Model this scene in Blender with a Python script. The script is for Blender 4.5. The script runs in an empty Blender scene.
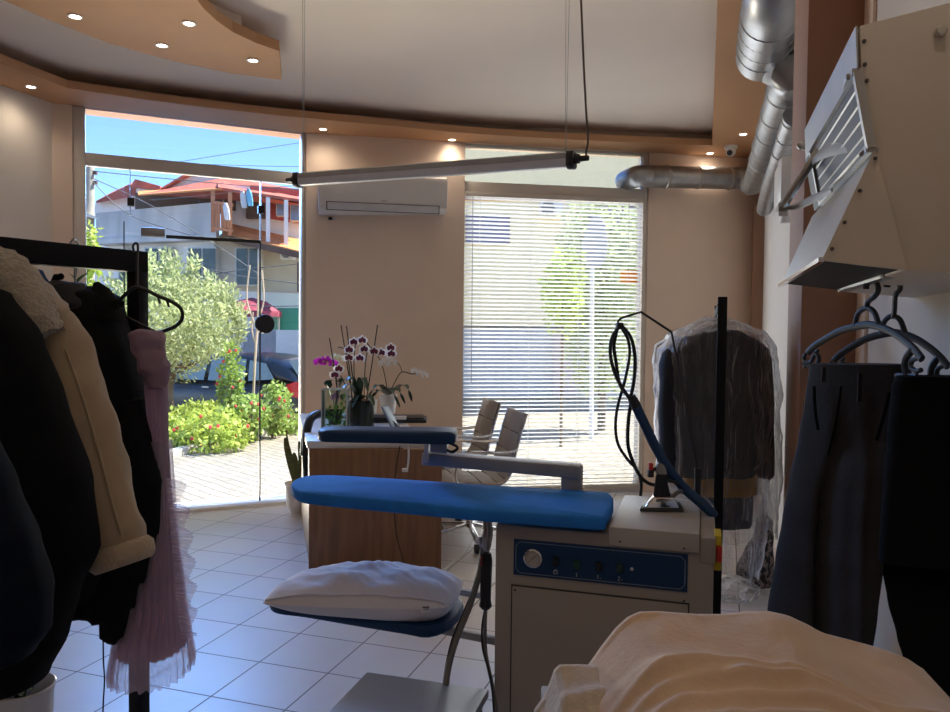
import bpy, bmesh, math, random
from mathutils import Vector, Matrix, Euler, noise
rnd = random.Random(7)
S = bpy.context.scene
COL = S.collection
PI = math.pi
V = Vector
# ------------------------------------------------------------------ camera and picture measurements
F, CX, CY, HC = 770.0, 475.0, 356.0, 1.45
YAW, PITCH, ROLL = math.radians(16.6), math.radians(-1.9), math.radians(0.6)
RM = Matrix.Rotation(YAW, 3, 'Z') @ Matrix.Rotation(PI / 2 + PITCH, 3, 'X') @ Matrix.Rotation(ROLL, 3, 'Z')
CAM = V((0, 0, HC))
FW = V((-math.sin(YAW), math.cos(YAW), 0))      # level forward
RT = V((math.cos(YAW), math.sin(YAW), 0))       # level right
UP = V((0, 0, 1))
def ray(px, py): return RM @ V(((px - CX) / F, (CY - py) / F, -1.0))
def at(px, py, d): return CAM + ray(px, py) * d
def onplane(px, py, p0, n):
    r = ray(px, py); return CAM + r * ((V(p0) - CAM).dot(n) / r.dot(n))
def onz(px, py, z): return onplane(px, py, V((0, 0, z)), UP)
def onY(px, py, y): return onplane(px, py, V((0, y, 0)), V((0, 1, 0)))
def onX(px, py, x): return onplane(px, py, V((x, 0, 0)), V((1, 0, 0)))
cam_d = bpy.data.cameras.new('camera'); cam = bpy.data.objects.new('camera', cam_d); COL.objects.link(cam)
cam_d.sensor_width = 36; cam_d.lens = F / 950 * 36; cam_d.clip_start = 0.05; cam_d.clip_end = 300
cam.matrix_world = Matrix.Translation(CAM) @ RM.to_4x4()
S.camera = cam
# ------------------------------------------------------------------ materials
MATS = {}
def mat(name, col, rough=0.6, metal=0.0, var=0.06, nscale=8.0, bump=0.0, bscale=60.0, alpha=1.0, emit=None, estr=0.0,
        spec=0.5, trans=0.0, sheen=0.0, coat=0.0, stretch=None, sss=0.0):
    if name in MATS: return MATS[name]
    m = bpy.data.materials.new(name); m.use_nodes = True
    nt = m.node_tree; N = nt.nodes; L = nt.links; N.clear()
    out = N.new('ShaderNodeOutputMaterial'); b = N.new('ShaderNodeBsdfPrincipled')
    tc = N.new('ShaderNodeTexCoord'); src = tc.outputs['Object']
    if stretch:
        mp = N.new('ShaderNodeMapping'); mp.inputs['Scale'].default_value = stretch
        L.new(src, mp.inputs['Vector']); src = mp.outputs['Vector']
    nz = N.new('ShaderNodeTexNoise'); nz.inputs['Scale'].default_value = nscale; nz.inputs['Detail'].default_value = 4
    L.new(src, nz.inputs['Vector'])
    cr = N.new('ShaderNodeValToRGB')
    c = V(col); e = cr.color_ramp.elements
    e[0].position = .3; e[1].position = .7
    e[0].color = (*(c * (1 - var)), 1); e[1].color = (*[min(1, x * (1 + var)) for x in c], 1)
    L.new(nz.outputs['Fac'], cr.inputs['Fac']); L.new(cr.outputs['Color'], b.inputs['Base Color'])
    b.inputs['Roughness'].default_value = rough; b.inputs['Metallic'].default_value = metal
    b.inputs['Specular IOR Level'].default_value = spec
    b.inputs['Sheen Weight'].default_value = sheen; b.inputs['Coat Weight'].default_value = coat
    if emit is not None:
        b.inputs['Emission Color'].default_value = (*emit, 1); b.inputs['Emission Strength'].default_value = estr
    if bump:
        n2 = N.new('ShaderNodeTexNoise'); n2.inputs['Scale'].default_value = bscale; n2.inputs['Detail'].default_value = 5
        L.new(src, n2.inputs['Vector'])
        bp = N.new('ShaderNodeBump'); bp.inputs['Strength'].default_value = bump; bp.inputs['Distance'].default_value = .02
        L.new(n2.outputs['Fac'], bp.inputs['Height']); L.new(bp.outputs['Normal'], b.inputs['Normal'])
    sh = b.outputs['BSDF']
    if trans:
        t = N.new('ShaderNodeBsdfTranslucent'); L.new(cr.outputs['Color'], t.inputs['Color'])
        mx = N.new('ShaderNodeMixShader'); mx.inputs['Fac'].default_value = trans
        L.new(sh, mx.inputs[1]); L.new(t.outputs['BSDF'], mx.inputs[2]); sh = mx.outputs['Shader']
    if alpha < 1:
        t = N.new('ShaderNodeBsdfTransparent')
        mx = N.new('ShaderNodeMixShader'); mx.inputs['Fac'].default_value = alpha
        L.new(t.outputs['BSDF'], mx.inputs[1]); L.new(sh, mx.inputs[2]); sh = mx.outputs['Shader']
    L.new(sh, out.inputs['Surface'])
    MATS[name] = m; return m
def glassmat(name, tint=(.95, .97, .96), refl=1.0, rough=0.02, dust=0.0):
    if name in MATS: return MATS[name]
    m = bpy.data.materials.new(name); m.use_nodes = True
    nt = m.node_tree; N = nt.nodes; L = nt.links; N.clear()
    out = N.new('ShaderNodeOutputMaterial'); t = N.new('ShaderNodeBsdfTransparent'); g = N.new('ShaderNodeBsdfGlossy')
    t.inputs['Color'].default_value = (*tint, 1); g.inputs['Roughness'].default_value = rough
    fr = N.new('ShaderNodeFresnel'); fr.inputs['IOR'].default_value = 1.45
    mu = N.new('ShaderNodeMath'); mu.operation = 'MULTIPLY'; mu.inputs[1].default_value = refl
    L.new(fr.outputs['Fac'], mu.inputs[0])
    mx = N.new('ShaderNodeMixShader'); L.new(mu.outputs[0], mx.inputs['Fac'])
    L.new(t.outputs['BSDF'], mx.inputs[1]); L.new(g.outputs['BSDF'], mx.inputs[2])
    sh = mx.outputs['Shader']
    L.new(sh, out.inputs['Surface']); MATS[name] = m; return m
# ------------------------------------------------------------------ mesh builder
def frames(pts):
    ts = []
    for i in range(len(pts)):
        a = pts[max(i - 1, 0)]; b = pts[min(i + 1, len(pts) - 1)]
        t = (b - a); ts.append(t.normalized() if t.length > 1e-9 else V((0, 0, 1)))
    u = ts[0].orthogonal().normalized(); out = []
    if abs(ts[0].z) < .9: u = (UP - ts[0] * ts[0].z).normalized()
    for t in ts:
        u = (u - t * u.dot(t)); u = u.normalized() if u.length > 1e-6 else t.orthogonal().normalized()
        out.append((t, u, t.cross(u)))
    return out
def smooth_path(pts, k=6, closed=False):
    pts = [V(p) for p in pts]; n = len(pts); out = []
    rng = range(n if closed else n - 1)
    for i in rng:
        if closed: p0, p1, p2, p3 = pts[(i - 1) % n], pts[i], pts[(i + 1) % n], pts[(i + 2) % n]
        else: p0, p1, p2, p3 = pts[max(i - 1, 0)], pts[i], pts[i + 1], pts[min(i + 2, n - 1)]
        for j in range(k):
            t = j / k
            out.append(.5 * ((2 * p1) + (p2 - p0) * t + (2 * p0 - 5 * p1 + 4 * p2 - p3) * t * t + (3 * p1 - p0 - 3 * p2 + p3) * t ** 3))
    if not closed: out.append(pts[-1])
    return out
class MB:
    def __init__(s): s.v = []; s.f = []
    def add(s, vs, fs):
        o = len(s.v); s.v += [V(p) for p in vs]; s.f += [tuple(i + o for i in f) for f in fs]; return s
    def hexa(s, p):    # 0-3 bottom loop, 4-7 top loop
        return s.add(p, [(3, 2, 1, 0), (4, 5, 6, 7), (0, 1, 5, 4), (1, 2, 6, 5), (2, 3, 7, 6), (3, 0, 4, 7)])
    def box(s, c, size, rz=0.0, M=None):
        c = V(c); x, y, z = [q / 2 for q in size]
        R = M if M is not None else Matrix.Rotation(rz, 3, 'Z')
        return s.hexa([c + R @ V(q) for q in ((-x, -y, -z), (x, -y, -z), (x, y, -z), (-x, y, -z), (-x, -y, z), (x, -y, z), (x, y, z), (-x, y, z))])
    def bbox(s, a, b):
        a, b = V(a), V(b); return s.box((a + b) / 2, [abs(q) for q in (b - a)])
    def bar(s, a, b, w, h, up=UP):
        a, b = V(a), V(b); t = (b - a).normalized(); sd = t.cross(up)
        sd = sd.normalized() if sd.length > 1e-6 else t.orthogonal().normalized()
        u = sd.cross(t); sd = sd * (w / 2); u = u * (h / 2)
        return s.hexa([a - sd - u, a + sd - u, b + sd - u, b - sd - u, a - sd + u, a + sd + u, b + sd + u, b - sd + u])
    def tube(s, pts, r, n=8, closed=False, flat=1.0, caps=True):
        pts = [V(p) for p in pts]; m = len(pts)
        rs = r if isinstance(r, (list, tuple)) else [r] * m
        if closed: fr = frames(pts + [pts[0]])[:m]
        else: fr = frames(pts)
        vs = []
        for i, p in enumerate(pts):
            t, u, w = fr[i]
            for k in range(n):
                a = 2 * PI * k / n
                vs.append(p + u * (math.cos(a) * rs[i]) + w * (math.sin(a) * rs[i] * flat))
        fs = []
        for i in range(m if closed else m - 1):
            j = (i + 1) % m
            for k in range(n):
                fs.append((i * n + k, i * n + (k + 1) % n, j * n + (k + 1) % n, j * n + k))
        if not closed and caps: fs += [tuple(range(n))[::-1], tuple((m - 1) * n + k for k in range(n))]
        return s.add(vs, fs)
    def cyl(s, a, b, r, n=16, r2=None): return s.tube([a, b], [r, r if r2 is None else r2], n)
    def lathe(s, prof, c, n=20, M=None, caps=True):
        c = V(c); vs = []; R = M if M is not None else Matrix.Identity(3)
        for (r, z) in prof:
            for k in range(n):
                a = 2 * PI * k / n; vs.append(c + R @ V((r * math.cos(a), r * math.sin(a), z)))
        m = len(prof); fs = [(i * n + k, i * n + (k + 1) % n, (i + 1) * n + (k + 1) % n, (i + 1) * n + k) for i in range(m - 1) for k in range(n)]
        if caps: fs += [tuple(range(n))[::-1], tuple((m - 1) * n + k for k in range(n))]
        return s.add(vs, fs)
    def loft(s, rings, closed=True, caps=True):
        n = len(rings[0]); m = len(rings); vs = [p for r in rings for p in r]; fs = []
        for i in range(m - 1):
            for k in range(n if closed else n - 1):
                fs.append((i * n + k, i * n + (k + 1) % n, (i + 1) * n + (k + 1) % n, (i + 1) * n + k))
        if caps and closed: fs += [tuple(range(n))[::-1], tuple((m - 1) * n + k for k in range(n))]
        return s.add(vs, fs)
    def prism(s, poly, ext):
        poly = [V(p) for p in poly]; ext = V(ext); n = len(poly)
        return s.add(poly + [p + ext for p in poly], [tuple(range(n))[::-1], tuple(range(n, 2 * n))] + [(i, (i + 1) % n, n + (i + 1) % n, n + i) for i in range(n)])
    def ball(s, c, r, n=12, sc=(1, 1, 1), M=None):
        m = max(4, n // 2); prof = [(r * math.sin(PI * i / m), -r * math.cos(PI * i / m)) for i in range(m + 1)]
        prof[0] = (r * .02, prof[0][1]); prof[-1] = (r * .02, prof[-1][1])
        D = Matrix.Diagonal(sc); R = (M @ D) if M is not None else D
        return s.lathe(prof, c, n, R)
    def build(s, name, m, parent=None, smooth=35, bevel=0.0, seg=2, sub=0, solid=0.0, loc=None):
        me = bpy.data.meshes.new(name)
        root = parent
        while root is not None and root.parent is not None: root = root.parent
        off = V(loc) if loc is not None else (root['_o'] if False else V(BASE.get(root.name, (0, 0, 0))) if root is not None else V((0, 0, 0)))
        me.from_pydata([tuple(p - off) for p in s.v], [], s.f); me.validate()
        bm = bmesh.new(); bm.from_mesh(me)
        bmesh.ops.recalc_face_normals(bm, faces=bm.faces)
        if bevel > 0:
            es = [e for e in bm.edges if len(e.link_faces) == 2 and e.calc_face_angle(0) > .5]
            bmesh.ops.bevel(bm, geom=es, offset=bevel, segments=seg, affect='EDGES', profile=.5, clamp_overlap=True)
        for f in bm.faces: f.smooth = bool(smooth)
        if smooth:
            for e in bm.edges:
                if len(e.link_faces) == 2 and e.calc_face_angle(0) > math.radians(smooth): e.smooth = False
        bm.to_mesh(me); bm.free()
        o = bpy.data.objects.new(name, me); COL.objects.link(o)
        if m is not None: me.materials.append(m)
        if parent is not None: o.parent = parent
        if loc is not None: o.location = loc
        if parent is None: BASE[o.name] = tuple(loc) if loc is not None else (0, 0, 0)
        if solid: md = o.modifiers.new('solid', 'SOLIDIFY'); md.thickness = solid; md.offset = 0
        if sub: md = o.modifiers.new('sub', 'SUBSURF'); md.levels = sub; md.render_levels = sub
        return o
BASE = {}
def tag(o, label=None, cat=None, group=None, kind=None):
    if label: o['label'] = label
    if cat: o['category'] = cat
    if group: o['group'] = group
    if kind: o['kind'] = kind
    return o
def thing(name, label, cat, loc, group=None):
    o = bpy.data.objects.new(name, None); COL.objects.link(o); o.location = loc; o.empty_display_size = .1
    BASE[o.name] = tuple(loc); return tag(o, label, cat, group)
def struct(mb, name, m, parent=None, **k):
    o = mb.build(name, m, parent, **k)
    if parent is None: o['kind'] = 'structure'
    return o
def copy_tree(o, loc, label=None, rz=None):
    c = o.copy(); COL.objects.link(c); c.location = loc
    if rz is not None: c.rotation_euler.z = rz
    if label: c['label'] = label
    BASE[c.name] = tuple(loc)
    def rec(src, dst):
        for ch in list(src.children):
            k = ch.copy(); COL.objects.link(k); k.parent = dst; rec(ch, k)
    rec(o, c); return c
def nz(p, s=1.0): return noise.noise(V(p) * s)
def lerp(a, b, t): return a + (b - a) * t
def interp(tab, y):
    if y <= tab[0][0]: return tab[0][1:]
    for a, b in zip(tab, tab[1:]):
        if y <= b[0]:
            t = (y - a[0]) / (b[0] - a[0]); t2 = t * t * (3 - 2 * t) * .5 + t * .5
            return tuple(lerp(p, q, t2) for p, q in zip(a[1:], b[1:]))
    return tab[-1][1:]
def loft_px(rows, d, thick, n=40, steps=5, fold=0.0, nf=9, seed=0.0, p=2.4, grow=True, obl=0.0, crump=0.0, cs=9.0, lean=0.0):
    """A hanging cloth body measured on the photograph: rows of (y, left x, right x); real front-to-back thickness."""
    rings = []; ys = []
    for a, b in zip(rows, rows[1:]):
        for j in range(steps): ys.append(lerp(a[0], b[0], j / steps))
    ys.append(rows[-1][0])
    y0, y1 = rows[0][0], rows[-1][0]
    for y in ys:
        xl, xr = interp(rows, y)[:2]
        hp = (xr - xl) / 2; cx = (xl + xr) / 2; hw = hp / F * d
        t = (y - y0) / (y1 - y0); th = thick(t) if callable(thick) else thick
        th = min(th, hw * 1.3)
        ring = []
        for k in range(n):
            a = 2 * PI * k / n; ca, sa = math.cos(a), math.sin(a)
            x = math.copysign(abs(ca) ** (2 / p), ca); z = math.copysign(abs(sa) ** (2 / p), sa)
            w = fold * (t if grow else 1) * (math.sin(nf * a + seed + 1.3 * t) * .6 + nz((ca * 2 + seed, sa * 2, y * .02), 1.5))
            q = at(cx + x * hp, y, d - obl * x * hw + lean * (1 - t) ** 4) + FW * (z * (th + w))
            if crump:
                v = noise.noise_vector(q * cs + V((seed, seed, seed))); u = noise.noise_vector(q * cs * 2.3 + V((seed, 0, 5)))
                q = q + (v + u * .5) * crump
            ring.append(q)
        rings.append(ring)
    return rings
SKY_STR, SUN_STR, DL_W, BACK, EXPO = .25, 7.5, 2.4, 0.8, 1.12
WL = (125, 150, 8, 8)
# ------------------------------------------------------------------ materials of the room
def tilemat():
    m = bpy.data.materials.new('floor_tiles'); m.use_nodes = True
    nt = m.node_tree; N = nt.nodes; L = nt.links; b = N['Principled BSDF']
    tc = N.new('ShaderNodeTexCoord'); br = N.new('ShaderNodeTexBrick'); br.offset = 0.0; br.squash = 1.0
    br.inputs['Scale'].default_value = 1; br.inputs['Brick Width'].default_value = .333; br.inputs['Row Height'].default_value = .333
    br.inputs['Mortar Size'].default_value = .0035; br.inputs['Mortar Smooth'].default_value = .2
    br.inputs['Color1'].default_value = (.62, .58, .56, 1); br.inputs['Color2'].default_value = (.58, .54, .52, 1); br.inputs['Mortar'].default_value = (.16, .13, .115, 1)
    L.new(tc.outputs['Object'], br.inputs['Vector'])
    nzn = N.new('ShaderNodeTexNoise'); nzn.inputs['Scale'].default_value = 5; nzn.inputs['Detail'].default_value = 6
    L.new(tc.outputs['Object'], nzn.inputs['Vector'])
    mx = N.new('ShaderNodeMix'); mx.data_type = 'RGBA'; mx.blend_type = 'OVERLAY'; mx.inputs['Factor'].default_value = .12
    L.new(br.outputs['Color'], mx.inputs['A']); L.new(nzn.outputs['Color'], mx.inputs['B']); L.new(mx.outputs['Result'], b.inputs['Base Color'])
    mr = N.new('ShaderNodeMapRange'); mr.inputs['To Min'].default_value = .33; mr.inputs['To Max'].default_value = .6
    L.new(br.outputs['Fac'], mr.inputs['Value']); L.new(mr.outputs['Result'], b.inputs['Roughness'])
    b.inputs['Specular IOR Level'].default_value = .3
    bp = N.new('ShaderNodeBump'); bp.inputs['Strength'].default_value = .3; bp.inputs['Distance'].default_value = .003; bp.invert = True
    L.new(br.outputs['Fac'], bp.inputs['Height']); L.new(bp.outputs['Normal'], b.inputs['Normal'])
    return m
M_tile = tilemat()
M_wall = mat('beige_plaster', (.80, .64, .51), .85, bump=.05, bscale=90, var=.03, nscale=3)
M_wallw = mat('cream_plaster', (.72, .64, .54), .85, bump=.05, bscale=90, var=.03, nscale=3)
M_white = mat('white_plaster', (.78, .76, .73), .8, bump=.04, bscale=90, var=.02)
M_ceil = mat('ceiling_paint', (.84, .74, .64), .9, var=.02, nscale=2)
M_soff = mat('brown_gypsum', (.54, .29, .14), .75, var=.04, nscale=3, bump=.03)
M_pil = mat('brown_pillar_paint', (.33, .18, .115), .65, var=.05, nscale=4, bump=.04)
M_frame = mat('cream_aluminium', (.66, .60, .52), .45, var=.02)
M_glass = glassmat('window_glass')
M_dark = mat('black_metal', (.012, .012, .013), .4, var=.1)
M_blackplastic = mat('black_plastic', (.018, .018, .02), .45, var=.1)
M_steel = mat('brushed_steel', (.45, .45, .44), .38, 1.0, var=.05, nscale=20, stretch=(1, 1, 12))
M_chrome = mat('chrome', (.75, .75, .76), .12, 1.0, var=.02)
M_galv = mat('galvanised_sheet', (.40, .41, .42), .4, 1.0, var=.12, nscale=14, bump=.05, bscale=12)
M_thresh = mat('threshold_marble', (.72, .70, .68), .3, var=.04)
# ------------------------------------------------------------------ room shell
ZS, ZC, XL, XR, YB = 3.06, 3.20, -4.55, 0.50, -5.0
P0 = V((XL, 4.5, 0)); P1 = V((-3.18, 5.73, 0)); P2 = V((-2.0, 6.35, 0)); P3 = V((-.51, 7.11, 0)); P4 = V((XR, 7.63, 0))
def segpt(a, b, px):      # the point on facade segment a-b at picture column px (at eye height)
    d = (b - a).normalized(); n = V((d.y, -d.x, 0)); q = onplane(px, 330, a, n); return V((q.x, q.y, 0))
def outn(a, b): d = (b - a).normalized(); return V((-d.y, d.x, 0))
N1, N2, N3, N4 = outn(P0, P1), outn(P1, P2), outn(P2, P3), outn(P3, P4)
W1a, W1b = segpt(P0, P1, 73.5), segpt(P0, P1, 308)
W2a, W2b = segpt(P2, P3, 458), segpt(P2, P3, 648)
T0 = onz(259.5, 662, 0)
mb = MB(); o = V((T0.x, T0.y, 0))
R = Matrix.Rotation(math.radians(1.3), 3, 'Z')
mb.prism([R @ (q - o) for q in (V((XL - .1, YB - .1, 0)), V((XR + .1, YB - .1, 0)), P4 + V((.1, 0, 0)), P3, P2, P1, P0 + V((-.1, 0, 0)))], V((0, 0, -.08)))
fl = struct(mb, 'floor', M_tile); fl.location = o; fl.rotation_euler.z = -math.radians(1.3)
T = .24
mb = MB().prism([V((XL - .2, YB - .2, ZC)), V((XR + .2, YB - .2, ZC)), P4 + V((.2, .25, ZC)), P4 + N4 * .2 + V((0, 0, ZC)), P3 + N3 * .2 + V((0, 0, ZC)), P2 + N2 * .2 + V((0, 0, ZC)), P1 + N1 * .2 + V((0, 0, ZC)), P0 + N1 * .2 + V((-.2, -.2, ZC))], V((0, 0, .15)))
struct(mb, 'ceiling', M_ceil, smooth=0)
def wallseg(mb, a, b, n, z0=0, z1=ZC, t=T):
    a, b = V(a), V(b); q = [a, b, b + n * t, a + n * t]
    mb.hexa([p + V((0, 0, z0)) for p in q] + [p + V((0, 0, z1)) for p in q]); return mb
struct(wallseg(MB(), (XL, YB - .2, 0), (XL, 4.5, 0), V((-1, 0, 0))), 'wall_left', M_wallw)
struct(wallseg(MB(), (XR, YB - .2, 0), (XR, 7.9, 0), V((1, 0, 0))), 'wall_right', M_wallw)
struct(wallseg(MB(), (XL, YB, 0), (XR, YB, 0), V((0, -1, 0))), 'wall_back', M_pil)  # unseen wall, set far back and brown to cut bounced light
struct(wallseg(MB(), P0 - V((.2, .18, 0)), W1a, N1), 'wall_front_left', M_wall)
mb = MB(); j = .1
poly = [W1b, P1, P2, W2a]; back = [W1b + N1 * T, P1 + (N1 + N2).normalized() * T, P2 + (N2 + N3).normalized() * T, W2a + N3 * T]
for i in range(3):
    q = [poly[i], poly[i + 1], back[i + 1], back[i]]
    mb.hexa(q + [p + V((0, 0, ZC)) for p in q])
struct(mb, 'wall_front', M_wall)
mb = MB(); poly = [W2b, P3, P4]; back = [W2b + N3 * T, P3 + N3 * T, P4 + N4 * T]
for i in range(2):
    q = [poly[i], poly[i + 1], back[i + 1], back[i]]; mb.hexa(q + [p + V((0, 0, ZC)) for p in q])
struct(mb, 'wall_front_right', M_wall)
# lintels above the shop windows (behind the soffit)
mb = MB(); wallseg(mb, W1a, W1b, N1, ZS, ZC); struct(mb, 'trim_1', M_pil)
mb = MB(); wallseg(mb, W2a, W2b, N3, ZS, ZC); struct(mb, 'trim_2', M_wall)
# brown corner strip where the front wall meets the right wall, brown pillar
struct(MB().bbox((XR - .1, 7.3, 0), (XR, 7.62, ZS)), 'trim_3', M_pil)
struct(MB().bbox((.315, 2.86, 0), (XR, 3.30, ZC)), 'pillar', M_pil, bevel=.004)
struct(MB().bbox((XR - .012, 2.72, 0), (XR, 2.86, ZC)), 'trim_4', M_wall, bevel=.002)
struct(MB().bbox((XR - .012, 3.30, 0), (XR, 7.3, ZS)), 'trim_5', M_white)
# soffit ring with its recessed riser (tray ceiling)
inner = [onz(*q, ZS) for q in ((67, 88), (130, 97.5), (200, 106.5), (270, 114.5), (371, 124), (472, 133.5), (590, 140.5), (712, 145.5))]
inner = smooth_path(inner, 4)
XT = inner[-1].x
outer = [q.copy() for q in smooth_path([P0, W1a.lerp(W1b, .4), W1b, P1, P2, W2a, W2b, P4], 4)]
def resample(pts, n):
    L = [0]
    for a, b in zip(pts, pts[1:]): L.append(L[-1] + (b - a).length)
    out = []
    for i in range(n):
        s = L[-1] * i / (n - 1)
        for k in range(len(pts) - 1):
            if s <= L[k + 1] + 1e-9:
                out.append(pts[k].lerp(pts[k + 1], (s - L[k]) / max(1e-9, L[k + 1] - L[k]))); break
    return out
straight = [P0, W1a, W1b, P1, P2, W2a, W2b, P3, P4]
inn = resample(inner, 33); outr = resample(straight, 33)
inn = [inn[0] * 1] + inn[1:]
ix = inn[0].x
I = [V((ix, YB + .6, ZS))] + inn + [V((XT, YB + .6, ZS))]
O = [V((XL, YB, ZS))] + [V((p.x, p.y, ZS)) for p in outr] + [V((XR, YB, ZS))]
def ring(mb, I, O, z0, z1):
    n = len(I)
    for i in range(n):
        j = (i + 1) % n; q = [I[i], I[j], O[j], O[i]]
        mb.hexa([V((p.x, p.y, z0)) for p in q] + [V((p.x, p.y, z1)) for p in q])
    return mb
so = struct(ring(MB(), I, O, ZS, ZS + .055), 'trim_6', M_soff, smooth=0)
cx_, cy_ = sum(p.x for p in I) / len(I), sum(p.y for p in I) / len(I)
def push(p, q, d): v = (q - p); return p + v.normalized() * min(d, v.length * .7)
I2 = [push(a, b, .34) for a, b in zip(I, O)]
I3 = [push(a, b, .4) for a, b in zip(I, O)]
struct(ring(MB(), I2, I3, ZS + .055, ZC), 'riser', M_ceil, so, smooth=0)
# dropped crescent panel at the upper left
outerc = [(-150, -52), (-60, -20), (3, 0), (37, 15), (74, 30), (111, 44), (148, 54.5), (182, 63), (229, 73), (281.5, 80)]
innerc = [(279, 51), (256, 43), (232.6, 32), (215.8, 20), (203, 8), (194, -4), (188, -30), (186, -60)]
cres = [onz(*q, ZS) for q in outerc] + [onz(*q, ZS) for q in innerc] + [onz(60, -140, ZS), onz(-150, -140, ZS)]
mb = MB().prism(cres, V((0, 0, .06))); cr_o = struct(mb, 'trim_7', M_soff, smooth=0)
cc = sum(cres, V()) / len(cres)
mb = MB().prism([cc + (p - cc) * .7 + V((0, 0, .06)) for p in cres], V((0, 0, ZC - ZS - .06))); struct(mb, 'riser', M_ceil, cr_o, smooth=0)
# ------------------------------------------------------------------ shop window 1 (left) and its glass door
def fbar(mb, a, b, n, z0, z1, t=.07, off=.05):
    q = [a + n * off, b + n * off, b + n * (off + t), a + n * (off + t)]
    return mb.hexa([p + V((0, 0, z0)) for p in q] + [p + V((0, 0, z1)) for p in q])
D1 = (P1 - P0).normalized(); D3 = (P3 - P2).normalized()
ZT1, ZT0 = 2.735, 2.645
mb = MB()
fbar(mb, W1a, W1a + D1 * .085, N1, 0, ZS, .1, .02); fbar(mb, W1b - D1 * .05, W1b, N1, 0, ZS, .1, .02)
fbar(mb, W1a + D1 * .085, W1b - D1 * .05, N1, ZT0, ZT1, .07, .03)
w1 = struct(mb, 'window_1', M_frame, bevel=.004)
mb = MB(); fbar(mb, W1a + D1 * .07, W1b - D1 * .04, N1, ZT1 - .01, ZS - .01, .008, .06); mb.build('glass_pane', M_glass, w1)
s124, s262 = segpt(P0, P1, 124), segpt(P0, P1, 262)
mb = MB(); fbar(mb, W1a + D1 * .07, s124, N1, .02, ZT0 + .01, .008, .06); mb.build('glass_pane', M_glass, w1)
mb = MB(); fbar(mb, s262, W1b - D1 * .04, N1, .02, ZT0 + .01, .008, .06); mb.build('glass_pane', M_glass, w1)
mb = MB(); fbar(mb, s124, s262, N1, 2.17, ZT0 + .01, .008, .06); mb.build('glass_pane', M_glass, w1)
mb = MB(); fbar(mb, W1a, W1b, N1, -.02, .025, .3, -.03); struct(mb, 'trim_8', M_thresh, bevel=.004)
mb = MB()
for px, py in ((131, 201), (262, 209)):
    c = segpt(P0, P1, px); q = onplane(px, py, c, N1)
    mb.box(q + N1 * .05, (.05, .045, .06), math.atan2(D1.y, D1.x))
mb.build('patch_fitting', M_dark, w1)
mb = MB()
for px in (131, 262):
    c = segpt(P0, P1, px); fbar(mb, c - D1 * .004, c + D1 * .004, N1, 2.3 if px == 131 else 2.17, ZT0, .05, .06)
mb.build('glass_fin', mat('fin_glass_edge', (.3, .34, .34), .3, alpha=.55), w1)
mb = MB(); fbar(mb, s124 + D1 * .006, s262 - D1 * .006, N1, .035, 2.155, .01, .059)
dr = struct(mb, 'door_1', M_glass)
mb = MB(); fbar(mb, s124, s124 + D1 * .008, N1, .03, 2.25, .016, .056); fbar(mb, s262 - D1 * .012, s262, N1, .03, 2.155, .016, .056)
fbar(mb, s124 + D1 * .3, s262, N1, 2.14, 2.165, .018, .055); mb.build('edge_seal', M_dark, dr)
a, b = segpt(P0, P1, 141), segpt(P0, P1, 165)
mb = MB(); fbar(mb, a, b, N1, 2.14, 2.205, .07, -.03); mb.build('door_closer', mat('closer_grey', (.32, .31, .3), .4, .5), dr, bevel=.006)
mb = MB(); p = onplane(266, 324, s262, N1); Mz = N1.to_track_quat('Z', 'Y').to_matrix()
mb.lathe([(.075, -.012), (.08, 0), (.075, .012)], p + N1 * .05, 28, Mz); mb.build('lock_disc', M_dark, dr)
# ------------------------------------------------------------------ shop window 2 (right)
mb = MB()
fbar(mb, W2a, W2a + D3 * .05, N3, 0, ZS, .1, .02); fbar(mb, W2b - D3 * .06, W2b, N3, 0, ZS, .1, .02)
fbar(mb, W2a + D3 * .05, W2b - D3 * .06, N3, ZT0, ZT1, .09, .02); fbar(mb, W2a + D3 * .05, W2b - D3 * .06, N3, ZS - .02, ZS, .07, .03)
fbar(mb, W2a + D3 * .05, W2b - D3 * .06, N3, 0, .05, .1, .02)
w2 = struct(mb, 'window_2', M_frame, bevel=.004)
mb = MB(); fbar(mb, W2a + D3 * .04, W2b - D3 * .05, N3, .04, ZT0 + .01, .008, .085); mb.build('glass_pane', M_glass, w2)
mb = MB(); fbar(mb, W2a + D3 * .04, W2b - D3 * .05, N3, ZT1 - .01, ZS - .01, .008, .085); mb.build('glass_pane', M_glass, w2)
# venetian blind
ba, bb = W2a + D3 * .056, W2b - D3 * .068
bl = thing('venetian_blind', 'white venetian blind with thin slats covering the tall window right of the desk', 'blind', (ba + bb) / 2 + V((0, 0, .08)))
M_slat = mat('blind_slat', (.86, .85, .81), .45, var=.02, trans=.45)
mb = MB(); fbar(mb, ba, bb, N3, 2.605, 2.645, .04, -.005); mb.build('headrail', M_frame, bl, bevel=.003)
mb = MB(); fbar(mb, ba, bb, N3, .055, .075, .03, .0); mb.build('bottom_rail', M_frame, bl, bevel=.003)
mb = MB(); nS = 72
for i in range(nS):
    z = .095 + (2.59 - .095) * i / (nS - 1); h = .0155; tl = math.radians(28)
    e = N3 * (math.cos(tl) * h) + V((0, 0, -math.sin(tl) * h)); c = N3 * .015 + V((0, 0, z))
    mb.add([ba + c - e, bb + c - e, bb + c + e, ba + c + e, ba + c + V((0, 0, .002)), bb + c + V((0, 0, .002))], [(0, 1, 5, 4), (4, 5, 2, 3)])
mb.build('slats', M_slat, bl, smooth=60)
mb = MB()
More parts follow.
